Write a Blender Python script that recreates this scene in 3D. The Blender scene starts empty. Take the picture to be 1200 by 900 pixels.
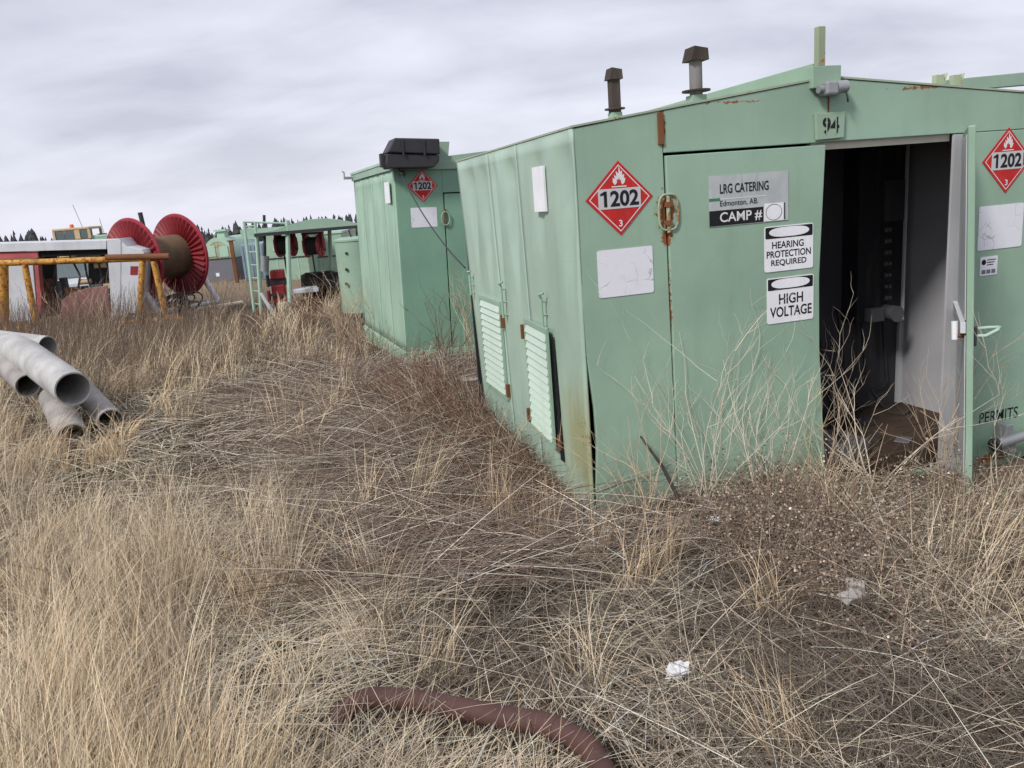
import bpy, bmesh, math, random
import numpy as np
from mathutils import Vector, Matrix, Euler

random.seed(7)
rng = np.random.default_rng(7)
scene = bpy.context.scene
COL = scene.collection

# ------------------------------------------------------------------ camera
FPX, PITCH, ROLL = 933.4, math.radians(13.041), math.radians(4.535)
EYE = Vector((0, 0, 1.55))
FW = Vector((0, math.cos(PITCH), -math.sin(PITCH)))
RT0 = Vector((1, 0, 0)); UP0 = RT0.cross(FW)
RT = math.cos(ROLL) * RT0 - math.sin(ROLL) * UP0
UPV = math.sin(ROLL) * RT0 + math.cos(ROLL) * UP0
cd = bpy.data.cameras.new('camera'); cam = bpy.data.objects.new('camera', cd); COL.objects.link(cam)
cd.sensor_width = 36; cd.sensor_fit = 'HORIZONTAL'; cd.lens = FPX / 1200 * 36
cd.clip_start = 0.05; cd.clip_end = 6000
M3 = Matrix((RT, UPV, -FW)).transposed()
cam.matrix_world = Matrix.Translation(EYE) @ M3.to_4x4()
scene.camera = cam

# ------------------------------------------------------------------ light
SUN_EL, SUN_AZ = math.radians(42), math.radians(-140)     # azimuth from +Y towards +X: behind the camera, to its left
world = bpy.data.worlds.new('World'); scene.world = world; world.use_nodes = True
nt = world.node_tree; nt.nodes.clear()
def nn(tree, typ, **kw):
    n = tree.nodes.new(typ)
    for k, v in kw.items(): setattr(n, k, v)
    return n
wo = nn(nt, 'ShaderNodeOutputWorld'); mixs = nn(nt, 'ShaderNodeMixShader')
b1 = nn(nt, 'ShaderNodeBackground'); b2 = nn(nt, 'ShaderNodeBackground')
sky = nn(nt, 'ShaderNodeTexSky', sky_type='NISHITA', sun_disc=False, sun_elevation=SUN_EL, sun_rotation=SUN_AZ)
nt.links.new(sky.outputs[0], b1.inputs[0]); b1.inputs[1].default_value = 0.05
tc = nn(nt, 'ShaderNodeTexCoord'); sep = nn(nt, 'ShaderNodeSeparateXYZ')
nt.links.new(tc.outputs['Generated'], sep.inputs[0])
def wmath(op, a, b=None):
    n = nn(nt, 'ShaderNodeMath', operation=op)
    for i, v in enumerate((a, b)):
        if v is None: continue
        if isinstance(v, (int, float)): n.inputs[i].default_value = v
        else: nt.links.new(v, n.inputs[i])
    return n.outputs[0]
zc = wmath('MAXIMUM', sep.outputs[2], 0.0); zc2 = wmath('ADD', zc, 0.30)
cx = wmath('DIVIDE', sep.outputs[0], zc2); cy = wmath('DIVIDE', sep.outputs[1], zc2)
cmb = nn(nt, 'ShaderNodeCombineXYZ'); nt.links.new(cx, cmb.inputs[0]); nt.links.new(cy, cmb.inputs[1])
mp = nn(nt, 'ShaderNodeMapping'); mp.inputs['Scale'].default_value = (0.75, 1.25, 1); mp.inputs['Rotation'].default_value = (0, 0, 0.12)
mp.inputs['Location'].default_value = (1.7, 0.4, 0)
nt.links.new(cmb.outputs[0], mp.inputs[0])
n1 = nn(nt, 'ShaderNodeTexNoise'); n1.inputs['Scale'].default_value = 2.1; n1.inputs['Detail'].default_value = 7
n1.inputs['Roughness'].default_value = 0.5; n1.inputs['Distortion'].default_value = 0.25
nt.links.new(mp.outputs[0], n1.inputs['Vector'])
rp = nn(nt, 'ShaderNodeValToRGB'); nt.links.new(n1.outputs['Fac'], rp.inputs[0])
el = rp.color_ramp.elements
el[0].position = 0.33; el[0].color = (0.48, 0.49, 0.59, 1)
el[1].position = 0.66; el[1].color = (0.77, 0.775, 0.89, 1)
e = rp.color_ramp.elements.new(0.5); e.color = (0.64, 0.655, 0.755, 1)
hz = wmath('POWER', wmath('SUBTRACT', 1.0, zc), 9.0); hz2 = wmath('MULTIPLY', hz, 0.62)
mxc = nn(nt, 'ShaderNodeMix', data_type='RGBA'); nt.links.new(hz2, mxc.inputs[0])
nt.links.new(rp.outputs[0], mxc.inputs[6]); mxc.inputs[7].default_value = (0.82, 0.825, 0.92, 1)
nt.links.new(mxc.outputs[2], b2.inputs[0]); b2.inputs[1].default_value = 0.535
mixs.inputs[0].default_value = 0.93
nt.links.new(b1.outputs[0], mixs.inputs[1]); nt.links.new(b2.outputs[0], mixs.inputs[2])
nt.links.new(mixs.outputs[0], wo.inputs[0])
sl = bpy.data.lights.new('sun', 'SUN'); sl.energy = 1.5; sl.angle = math.radians(11); sl.color = (1, 0.965, 0.92)
so = bpy.data.objects.new('sun', sl); COL.objects.link(so)
sd_ = Vector((math.sin(SUN_AZ) * math.cos(SUN_EL), math.cos(SUN_AZ) * math.cos(SUN_EL), math.sin(SUN_EL)))
so.rotation_euler = sd_.to_track_quat('Z', 'Y').to_euler(); so.location = (0, 0, 30)
scene.view_settings.view_transform = 'Standard'; scene.view_settings.look = 'None'
scene.view_settings.exposure = 1.08; scene.view_settings.gamma = 1.0
scene.view_settings.use_curve_mapping = False
scene.render.engine = 'CYCLES'

# ------------------------------------------------------------------ helpers
def ray(px, py): return FW + RT * ((px - 600) / FPX) - UPV * ((py - 450) / FPX)
def at_y(px, py, Y):
    d = ray(px, py); return EYE + d * (Y / d.y)
_prof = np.array([[-50, 0.0], [0, -.05], [2, -.08], [4.4, -.27], [7, -.31], [10, -.42], [14, -.58], [18, -.74], [25, -1.0], [40, -1.4],
                  [100, -3.2], [200, -6], [600, -13], [2500, -34]])
def gz(x, y):
    z = np.interp(y, _prof[:, 0], _prof[:, 1])
    near = np.clip(1 - np.abs(y) / 60, 0, 1)
    z = z + near * (.035 * np.sin(x * 1.7 + y * .6) * np.sin(y * 1.3 - x * .4) + .02 * np.sin(x * 4.1 + 1) * np.sin(y * 3.7))
    z = z - .13 * np.exp(-((x - 2.3) ** 2 + (y - 4.75) ** 2) / 1.1) - .34 * np.exp(-((x - 3.5) ** 2 + (y - 4.75) ** 2) / .45)
    z = z - .05 * np.exp(-((x - .45) ** 2 + (y - 4.2) ** 2) / .3)
    z = z + .05 * np.exp(-((x + 3.4) ** 2 + (y - 9.5) ** 2) / 4)
    return z
def ground(px, py):
    d = ray(px, py); t = 1.0
    for _ in range(60):
        p = EYE + d * t
        z = float(gz(p.x, p.y)); t += (z - p.z) / d.z * .7
    p = EYE + d * t
    return Vector((p.x, p.y, float(gz(p.x, p.y))))

class MB:
    def __init__(s): s.v = []; s.f = []
    def add(s, vs, fs):
        o = len(s.v); s.v += [tuple(v) for v in vs]; s.f += [tuple(i + o for i in f) for f in fs]; return s
    def box(s, a, b, M=None):
        x0, y0, z0 = a; x1, y1, z1 = b
        vs = [Vector(p) for p in ((x0, y0, z0), (x1, y0, z0), (x1, y1, z0), (x0, y1, z0), (x0, y0, z1), (x1, y0, z1), (x1, y1, z1), (x0, y1, z1))]
        if M is not None: vs = [M @ v for v in vs]
        return s.add(vs, [(0, 3, 2, 1), (4, 5, 6, 7), (0, 1, 5, 4), (1, 2, 6, 5), (2, 3, 7, 6), (3, 0, 4, 7)])
    def tube(s, pts, r, n=10, cap=True, inner=None):
        pts = [Vector(p) for p in pts]
        if not isinstance(r, (list, tuple)): r = [r] * len(pts)
        rings = []; prev = None
        for i, p in enumerate(pts):
            t = (pts[min(i + 1, len(pts) - 1)] - pts[max(i - 1, 0)])
            t = t.normalized() if t.length > 1e-9 else Vector((0, 0, 1))
            if prev is None:
                a = Vector((0, 0, 1)) if abs(t.z) < .9 else Vector((1, 0, 0)); u = t.cross(a).normalized()
            else:
                u = (prev - t * prev.dot(t)).normalized()
            prev = u; w = t.cross(u)
            rings.append([p + (u * math.cos(2 * math.pi * k / n) + w * math.sin(2 * math.pi * k / n)) * r[i] for k in range(n)])
        vs = [v for rg in rings for v in rg]; fs = []
        for i in range(len(pts) - 1):
            for k in range(n):
                a = i * n + k; b = i * n + (k + 1) % n; fs.append((a, b, b + n, a + n))
        if cap: fs.append(tuple(range(n))[::-1]); fs.append(tuple((len(pts) - 1) * n + k for k in range(n)))
        return s.add(vs, fs)
    def prism(s, poly, h, M=None):
        """poly: (x,z) outline; extruded along +y from 0 to h"""
        n = len(poly); vs = [Vector((x, 0, z)) for x, z in poly] + [Vector((x, h, z)) for x, z in poly]
        if M is not None: vs = [M @ v for v in vs]
        fs = [tuple(range(n)), tuple(range(2 * n - 1, n - 1, -1))] + [(i, i + n, (i + 1) % n + n, (i + 1) % n) for i in range(n)]
        return s.add(vs, fs)
    def sheet(s, poly):
        return s.add(poly, [tuple(range(len(poly)))])
    def mesh(s, name):
        me = bpy.data.meshes.new(name); me.from_pydata(s.v, [], s.f); me.update()
        bm = bmesh.new(); bm.from_mesh(me); bmesh.ops.recalc_face_normals(bm, faces=bm.faces); bm.to_mesh(me); bm.free()
        return me
    def build(s, name, mat, parent=None, smooth=False, bevel=0, label=None):
        me = s.mesh(name); return link(name, me, mat, parent, smooth, bevel, label)
def link(name, me, mat, parent=None, smooth=False, bevel=0, label=None):
    if mat is not None and not me.materials: me.materials.append(mat)
    o = bpy.data.objects.new(name, me); COL.objects.link(o)
    if parent is not None: o.parent = parent
    if smooth:
        me.polygons.foreach_set('use_smooth', [True] * len(me.polygons))
        me.set_sharp_from_angle(angle=math.radians(38))
    if bevel:
        m = o.modifiers.new('bevel', 'BEVEL'); m.width = bevel; m.segments = 2; m.limit_method = 'ANGLE'; m.angle_limit = math.radians(40)
    if label: o['label'] = label
    return o
def tag(o, label, cat=None, group=None, kind=None):
    o['label'] = label
    if cat: o['category'] = cat
    if group: o['group'] = group
    if kind: o['kind'] = kind
    return o
def thing(name, label, cat, loc=(0, 0, 0), rot=(0, 0, 0), group=None):
    o = bpy.data.objects.new(name, None); COL.objects.link(o); o.location = loc; o.rotation_euler = rot
    o.empty_display_size = .2
    o['mw'] = 0; del o['mw']
    return tag(o, label, cat, group)
def mw(o): return Matrix.LocRotScale(o.location, o.rotation_euler, o.scale)
def loc_front(o, px, py, y=0):
    Mi = mw(o).inverted(); e = Mi @ EYE; d = Mi.to_3x3() @ ray(px, py); t = (y - e.y) / d.y; p = e + d * t; return p.x, p.z
def loc_side(o, px, py, x=0):
    Mi = mw(o).inverted(); e = Mi @ EYE; d = Mi.to_3x3() @ ray(px, py); t = (x - e.x) / d.x; p = e + d * t; return p.y, p.z
def text_mesh(body, x0, x1, z0, z1, y, bold=0.0, align='CENTER', spacing=1.0, th=.0006):
    cu = bpy.data.curves.new('t', 'FONT'); cu.body = body; cu.align_x = align; cu.offset = bold; cu.space_line = .86; cu.resolution_u = 4
    cu.space_character = spacing; cu.extrude = 0
    ob = bpy.data.objects.new('t', cu); COL.objects.link(ob); me = bpy.data.meshes.new_from_object(ob)
    bpy.data.objects.remove(ob); bpy.data.curves.remove(cu)
    n = len(me.vertices); a = np.empty(n * 3); me.vertices.foreach_get('co', a); a = a.reshape(-1, 3)
    mn, mx_ = a.min(0), a.max(0)
    b = np.empty_like(a); b[:, 0] = x0 + (a[:, 0] - mn[0]) / (mx_[0] - mn[0]) * (x1 - x0)
    b[:, 2] = z0 + (a[:, 1] - mn[1]) / (mx_[1] - mn[1]) * (z1 - z0); b[:, 1] = y
    me.vertices.foreach_set('co', b.ravel()); me.materials.clear(); me.update(); return me

# ------------------------------------------------------------------ materials
MATS = {}
def new_mat(name):
    m = bpy.data.materials.new(name); m.use_nodes = True; t = m.node_tree; bs = t.nodes['Principled BSDF']; return m, t, bs
def mixc(t, fac, a, b, blend='MIX'):
    n = nn(t, 'ShaderNodeMix', data_type='RGBA', blend_type=blend)
    for i, v in ((0, fac), (6, a), (7, b)):
        if isinstance(v, (int, float)): n.inputs[i].default_value = v
        elif isinstance(v, tuple): n.inputs[i].default_value = (*v, 1) if len(v) == 3 else v
        else: t.links.new(v, n.inputs[i])
    return n.outputs[2]
def noise(t, scale, detail=5, rough=.55, stretch=None, coord='Object', dist=0):
    tc = nn(t, 'ShaderNodeTexCoord'); v = tc.outputs[coord]
    if stretch:
        mp = nn(t, 'ShaderNodeMapping'); mp.inputs['Scale'].default_value = stretch; t.links.new(v, mp.inputs[0]); v = mp.outputs[0]
    n = nn(t, 'ShaderNodeTexNoise'); n.inputs['Scale'].default_value = scale; n.inputs['Detail'].default_value = detail
    n.inputs['Roughness'].default_value = rough; n.inputs['Distortion'].default_value = dist
    t.links.new(v, n.inputs['Vector']); return n.outputs['Fac']
def ramp(t, fac, p0, p1, c0=0.0, c1=1.0):
    n = nn(t, 'ShaderNodeMapRange'); n.inputs[1].default_value = p0; n.inputs[2].default_value = p1
    n.inputs[3].default_value = c0; n.inputs[4].default_value = c1; n.interpolation_type = 'SMOOTHSTEP'
    t.links.new(fac, n.inputs[0]); return n.outputs[0]
def mth(t, op, a, b=0.0):
    n = nn(t, 'ShaderNodeMath', operation=op)
    for i, v in enumerate((a, b)):
        if isinstance(v, (int, float)): n.inputs[i].default_value = v
        else: t.links.new(v, n.inputs[i])
    return n.outputs[0]
def bump(t, bs, h, strength=.2, dist=.01):
    n = nn(t, 'ShaderNodeBump'); n.inputs['Strength'].default_value = strength; n.inputs['Distance'].default_value = dist
    t.links.new(h, n.inputs['Height']); t.links.new(n.outputs[0], bs.inputs['Normal'])
def paint(name, col, var=.12, rust=.0, rough=.45, dirt=(.30, .26, .2), dirt_amt=.25, spots=(), scale=1.0, rust_col=(.16, .06, .022), metallic=0.0, stains=()):
    m, t, bs = new_mat(name)
    a = noise(t, 1.3 * scale, 6); b = noise(t, 9 * scale, 6, stretch=(1, 1, .12)); c = noise(t, 38 * scale, 5, .65)
    dk = tuple(v * (1 - var) for v in col); lt = tuple(min(1, v * (1 + var)) for v in col)
    cc = mixc(t, ramp(t, a, .3, .7), dk, lt)
    cc = mixc(t, ramp(t, b, .5, .85, 0, dirt_amt), cc, dirt)
    cc = mixc(t, ramp(t, c, .58, .74, 0, dirt_amt * .7), cc, tuple(v * .62 for v in col))
    ch = noise(t, 3.4 * scale, 7, .62, stretch=(1, 1, .55)); lum = sum(col) / 3
    cc = mixc(t, ramp(t, ch, .52, .72, 0, .20), cc, tuple(min(.9, v * .72 + lum * .5) for v in col))
    sc_ = noise(t, 5 * scale, 3, .5, stretch=(.5, .5, 16), dist=.3)
    cc = mixc(t, ramp(t, sc_, .70, .76, 0, .22), cc, tuple(v * .6 for v in col))
    mask = None
    if rust > 0:
        r = noise(t, 7 * scale, 8, .7, dist=.6); mask = ramp(t, r, 1 - rust, 1 - rust + .05)
    tcn = nn(t, 'ShaderNodeTexCoord')
    def spot(p, sx, sy, sz):
        s1 = nn(t, 'ShaderNodeVectorMath', operation='SUBTRACT'); t.links.new(tcn.outputs['Object'], s1.inputs[0]); s1.inputs[1].default_value = p
        s2 = nn(t, 'ShaderNodeVectorMath', operation='DIVIDE'); t.links.new(s1.outputs[0], s2.inputs[0]); s2.inputs[1].default_value = (sx, sy, sz)
        s3 = nn(t, 'ShaderNodeVectorMath', operation='LENGTH'); t.links.new(s2.outputs[0], s3.inputs[0])
        g = mth(t, 'SUBTRACT', 1.25, s3.outputs['Value'])
        return g
    if spots:
        rn = noise(t, 26, 8, .72, dist=.8); acc = None
        for p, sx, sz, th in spots:
            g = spot(p, sx, .5, sz)
            k = ramp(t, mth(t, 'ADD', mth(t, 'MULTIPLY', g, .42), rn), th, th + .08)
            acc = k if acc is None else mth(t, 'MAXIMUM', acc, k)
        mask = acc if mask is None else mth(t, 'MAXIMUM', mask, acc)
    for p, sx, sz, sc, amt in stains:
        sn = noise(t, 6, 6, .6, stretch=(2.5, 2.5, .5)); g = spot(p, sx, .6 if True else .1, sz)
        cc = mixc(t, ramp(t, mth(t, 'MULTIPLY', g, mth(t, 'ADD', sn, .2)), .25, .8, 0, amt), cc, sc)
    if mask is not None:
        rc = mixc(t, noise(t, 60, 4), rust_col, tuple(v * 2.1 for v in rust_col))
        cc = mixc(t, mask, cc, rc)
        t.links.new(ramp(t, mask, 0, 1, rough, .9), bs.inputs['Roughness'])
    else:
        t.links.new(ramp(t, c, .3, .8, rough, min(1, rough + .2)), bs.inputs['Roughness'])
    t.links.new(cc, bs.inputs['Base Color']); bs.inputs['Metallic'].default_value = metallic
    bs.inputs['Specular IOR Level'].default_value = .3
    bump(t, bs, mth(t, 'ADD', mth(t, 'MULTIPLY', a, 2.2), mth(t, 'MULTIPLY', c, .12)), .25, .012)
    MATS[name] = m; return m
def flat(name, col, rough=.7, var=.1, scale=20, metallic=0, spec=.3):
    m, t, bs = new_mat(name); a = noise(t, scale, 5, .6)
    t.links.new(mixc(t, a, tuple(v * (1 - var) for v in col), tuple(min(1, v * (1 + var)) for v in col)), bs.inputs['Base Color'])
    bs.inputs['Roughness'].default_value = rough; bs.inputs['Metallic'].default_value = metallic; bs.inputs['Specular IOR Level'].default_value = spec
    MATS[name] = m; return m
def cracked(name, col, line, scale=9, width=.02):
    m, t, bs = new_mat(name); tcn = nn(t, 'ShaderNodeTexCoord')
    v = nn(t, 'ShaderNodeTexVoronoi', feature='DISTANCE_TO_EDGE'); v.inputs['Scale'].default_value = scale
    nz = nn(t, 'ShaderNodeTexNoise'); nz.inputs['Scale'].default_value = 14
    t.links.new(tcn.outputs['Object'], nz.inputs['Vector'])
    mv = nn(t, 'ShaderNodeMix', data_type='VECTOR'); mv.inputs[0].default_value = .05; t.links.new(tcn.outputs['Object'], mv.inputs[4]); t.links.new(nz.outputs['Color'], mv.inputs[5])
    t.links.new(mv.outputs[1], v.inputs['Vector'])
    f = ramp(t, v.outputs['Distance'], 0, width, 1, 0); f = mth(t, 'MULTIPLY', f, ramp(t, noise(t, 6), .45, .6))
    a = noise(t, 25, 6, .65); base = mixc(t, a, tuple(c * .9 for c in col), col)
    base = mixc(t, ramp(t, noise(t, 4, 5), .55, .75, 0, .35), base, (.55, .55, .56))
    t.links.new(mixc(t, f, base, line), bs.inputs['Base Color']); bs.inputs['Roughness'].default_value = .6
    MATS[name] = m; return m

GREEN = (.278, .405, .305)
LATCH = (.535, 0, 1.411 + .35)
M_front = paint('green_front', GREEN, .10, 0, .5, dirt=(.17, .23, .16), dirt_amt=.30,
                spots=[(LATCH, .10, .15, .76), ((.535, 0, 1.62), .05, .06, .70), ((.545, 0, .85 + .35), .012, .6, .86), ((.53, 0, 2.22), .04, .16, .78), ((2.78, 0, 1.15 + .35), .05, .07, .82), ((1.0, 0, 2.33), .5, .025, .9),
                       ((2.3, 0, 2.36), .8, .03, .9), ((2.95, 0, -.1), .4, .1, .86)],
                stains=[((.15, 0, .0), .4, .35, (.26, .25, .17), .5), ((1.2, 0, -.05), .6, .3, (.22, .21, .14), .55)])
M_side = paint('green_side', (.345, .465, .375), .10, 0, .36, dirt=(.19, .27, .21), dirt_amt=.3,  # paler than the front: stronger light from the left put into the colour
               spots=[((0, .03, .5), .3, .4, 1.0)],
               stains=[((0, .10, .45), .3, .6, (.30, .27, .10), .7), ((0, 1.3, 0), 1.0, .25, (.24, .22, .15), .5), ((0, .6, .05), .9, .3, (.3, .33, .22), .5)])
M_green = paint('green_paint', GREEN, .08, .30, .45, dirt=(.16, .22, .16))
M_pale = paint('pale_green_paint', (.36, .52, .41), .08, .30, .5)
M_palew = paint('worn_skid_paint', (.30, .47, .33), .1, .40, .6, dirt=(.26, .21, .15), dirt_amt=.5)
M_edge = paint('worn_roof_edge', (.34, .40, .30), .1, .42, .5, rust_col=(.22, .12, .06))
M_darkrust = paint('dark_rusty_steel', (.05, .038, .032), .3, .38, .8, rust_col=(.10, .05, .03))
M_plate = paint('number_plate_paint', (.27, .38, .28), .08, .3, .5)
M_slat = paint('louver_paint', (.50, .62, .52), .06, .22, .5, dirt=(.3, .3, .22), dirt_amt=.3)
M_rust = paint('rusty_steel', (.17, .07, .03), .25, .35, .85, dirt=(.05, .03, .02), dirt_amt=.5, rust_col=(.08, .03, .015))
M_rustgreen = paint('rusting_green_paint', (.30, .36, .24), .15, .48, .7, rust_col=(.2, .075, .025))
M_rustgalv = paint('rusted_flue_steel', (.24, .23, .22), .25, .45, .65, dirt=(.08, .05, .04), dirt_amt=.9, rust_col=(.07, .035, .02))
M_galv = paint('galvanised_steel', (.34, .35, .36), .15, .36, .5, dirt=(.2, .14, .1), dirt_amt=.4, metallic=.4)
M_black = flat('black_plastic', (.038, .038, .042), .55, .25)
M_dark = flat('opening_shade', (.012, .012, .012), .9)  # near-black for sheets that stand in for shade in gaps and openings
M_rubber = flat('black_rubber', (.022, .021, .020), .75, .3)
M_white = paint('white_vinyl', (.78, .79, .82), .05, 0, .5, dirt=(.45, .43, .40), dirt_amt=.35, scale=3)
M_paper = cracked('cracked_white_vinyl', (.76, .77, .82), (.40, .40, .41), 8, .018)
M_signgrey = paint('silver_sign', (.44, .47, .47), .1, 0, .45, dirt=(.28, .28, .27), dirt_amt=.5, scale=4)
M_signblack = flat('black_vinyl', (.012, .012, .013), .5, .2)
M_ink = flat('black_lettering', (.012, .012, .013), .6, .1)
M_inkw = flat('white_lettering', (.68, .68, .68), .6, .05)
M_red = paint('placard_red', (.50, .022, .020), .1, 0, .5, dirt=(.42, .09, .07), dirt_amt=.5, scale=4)
M_numgrey = flat('placard_number_field', (.52, .53, .54), .5, .06, 30)
M_gstripe = flat('sign_green', (.05, .20, .11), .5)
M_lining = paint('pale_lining_paint', (.40, .40, .42), .1, .2, .6)  # light on the right inner wall put into a paler tone
M_inner = paint('interior_shade_grey', (.055, .055, .062), .12, .2, .6)  # partition colour darkened to carry the shade of the room
M_innerd = paint('interior_shade_dark', (.02, .021, .025), .2, 0, .7)  # near-black: shade of the unlit interior put into the colour
M_doorin = paint('door_lining', (.60, .61, .63), .1, .28, .5)
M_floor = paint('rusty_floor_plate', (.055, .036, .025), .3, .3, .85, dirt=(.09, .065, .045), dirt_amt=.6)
M_breaker = flat('grey_breaker', (.12, .12, .13), .5)
M_cream = flat('cream_trim', (.55, .52, .42), .6)
M_wood = paint('grey_weathered_wood', (.32, .28, .23), .2, 0, .9, dirt=(.14, .11, .08), dirt_amt=.5, scale=2)
M_redsteel = paint('red_steel', (.27, .028, .042), .2, .22, .5, dirt=(.16, .03, .03), dirt_amt=.4)
M_redlt = paint('faded_red_steel', (.42, .10, .10), .2, .2, .6, dirt=(.3, .14, .12), dirt_amt=.4)
M_redfade = paint('weathered_red_steel', (.27, .13, .12), .25, .34, .7, dirt=(.26, .18, .15), dirt_amt=.8)
M_reddark = paint('engine_red_rib_shade', (.22, .02, .025), .3, .25, .5, dirt=(.05, .02, .02), dirt_amt=.5)  # engine paint; on the reel ribs it stands for shading
M_drum = paint('drum_brown', (.13, .085, .05), .25, .35, .8)
M_whitesteel = paint('white_steel', (.56, .58, .61), .1, .33, .5, dirt=(.32, .28, .24), dirt_amt=.6)
M_yellow = paint('yellow_pipe_paint', (.52, .27, .05), .2, .49, .65, dirt=(.2, .1, .04), dirt_amt=.55, scale=1.6)
M_pipe = paint('weathered_pipe', (.29, .27, .255), .25, .33, .75, dirt=(.17, .13, .10), dirt_amt=.9, scale=2.5)
M_pipew = paint('pale_pipe', (.40, .395, .385), .2, .28, .75, dirt=(.24, .20, .17), dirt_amt=.8, scale=2.5)
M_tan = paint('tan_cab', (.50, .38, .22), .1, .2, .5)
M_glass = flat('tinted_glass', (.10, .13, .13), .08, .1, 3, 0, .6)
M_orange = flat('orange_lens', (.75, .12, .03), .3)
M_greysh = flat('grey_sheet', (.16, .16, .185), .7, .12, 4)
M_blue = paint('blue_grey_steel', (.20, .27, .33), .1, .2, .6)
M_hose = paint('brown_hose', (.085, .042, .036), .12, 0, .6, dirt=(.17, .11, .09), dirt_amt=.6, scale=1.5)
M_trash = cracked('crumpled_plastic', (.66, .66, .67), (.3, .3, .3), 22, .05)
M_stone = flat('pale_stone', (.36, .34, .31), .85, .2, 18)

# ------------------------------------------------------------------ setting: ground
def make_ground():
    xs = np.concatenate([-np.geomspace(2500, 14, 34), np.linspace(-13, 13, 131), np.geomspace(14, 2500, 34)])
    ys = np.concatenate([-np.geomspace(800, 4, 14), np.linspace(-3, 22, 140), np.geomspace(22.6, 2500, 44)])
    X, Y = np.meshgrid(xs, ys); Z = gz(X, Y)
    r = np.random.default_rng(3); Z = Z + (np.abs(X) < 14) * (Y < 23) * (Y > -4) * r.normal(0, .008, X.shape)
    v = np.stack([X, Y, Z], -1).reshape(-1, 3); nx = len(xs); ny = len(ys)
    i = np.arange(ny - 1)[:, None] * nx + np.arange(nx - 1)[None]; f = np.stack([i, i + 1, i + nx + 1, i + nx], -1).reshape(-1, 4)
    me = bpy.data.meshes.new('ground'); me.from_pydata(v.tolist(), [], f.tolist()); me.update()
    m, t, bs = new_mat('soil_and_thatch')
    a = noise(t, .8, 6); b = noise(t, 14, 8, .7); c = noise(t, 70, 6, .7, stretch=(1, .35, 1)); d = noise(t, .09, 5)
    cc = mixc(t, ramp(t, b, .35, .7), (.026, .019, .014), (.08, .06, .044))
    cc = mixc(t, ramp(t, c, .52, .68), cc, (.21, .165, .12))
    cc = mixc(t, ramp(t, a, .4, .65, 0, .35), cc, (.12, .092, .066))
    geo = nn(t, 'ShaderNodeNewGeometry'); sp = nn(t, 'ShaderNodeSeparateXYZ'); t.links.new(geo.outputs['Position'], sp.inputs[0])
    far = ramp(t, sp.outputs[1], 14, 40)
    cc = mixc(t, far, cc, mixc(t, d, (.20, .155, .11), (.27, .21, .145)))
    t.links.new(cc, bs.inputs['Base Color']); bs.inputs['Roughness'].default_value = .95; bs.inputs['Specular IOR Level'].default_value = .1
    bump(t, bs, mth(t, 'ADD', b, mth(t, 'MULTIPLY', c, .6)), .9, .03)
    o = link('ground', me, m, None, True)
    return tag(o, 'dry brown soil and thatch of the yard', 'ground', kind='structure')
make_ground()

# ------------------------------------------------------------------ sheds: shared builders
def side_panel(root, s0, s1, z0, z1t, z1b, mat, dent, apexes, x=0.0, shear=0.0, n=(18, 30)):
    """one folded steel sheet of the long side, in the plane x = 0; dents are pushed inwards"""
    nx, nz = n; vs = []; fs = []
    H = z1t - z0
    for j in range(nz + 1):
        for i in range(nx + 1):
            a = i / nx; b = j / nz
            s = s0 + (s1 - s0) * a; zt = z1t + (z1b - z1t) * a; z = z0 + (zt - z0) * b
            sl = s - shear * (1 - b) * (s / 2.75)
            d = 0
            for ac, w, dep, dn in apexes:
                t = max(0.0, (b - (1 - dn)) / dn)          # 0 at the apex, 1 at the top
                if t > 0:
                    q = abs(a - ac) / (w * t + 1e-3)
                    if q < 1: d += dep * (1 - q) * min(1, t * 1.6)
            d += .004 * math.sin(a * 7 + s0 * 3) * math.sin(b * 5 + 1)
            edge = min(a, 1 - a) * 14; d *= min(1, edge) * min(1, (1 - b) * 16)
            vs.append((x + d, sl, z))
    for j in range(nz):
        for i in range(nx):
            k = j * (nx + 1) + i; fs.append((k, k + nx + 1, k + nx + 2, k + 1))
    o = MB().add(vs, fs).build('wall_panel', mat, root, True)
    m = o.modifiers.new('solid', 'SOLIDIFY'); m.thickness = .012; m.offset = -1
    return o
FLAME = [(-.42, 0), (-.62, .22), (-.60, .52), (-.40, .40), (-.46, .72), (-.22, .58), (-.28, .98), (-.02, .78), (.02, 1.3), (.20, .88), (.34, 1.0), (.34, .66), (.55, .74), (.50, .46), (.66, .44), (.56, .16), (.36, 0),
         (.20, .14), (.24, .34), (.08, .30), (.06, .52), (-.08, .34), (-.20, .40), (-.20, .14)]
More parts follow.
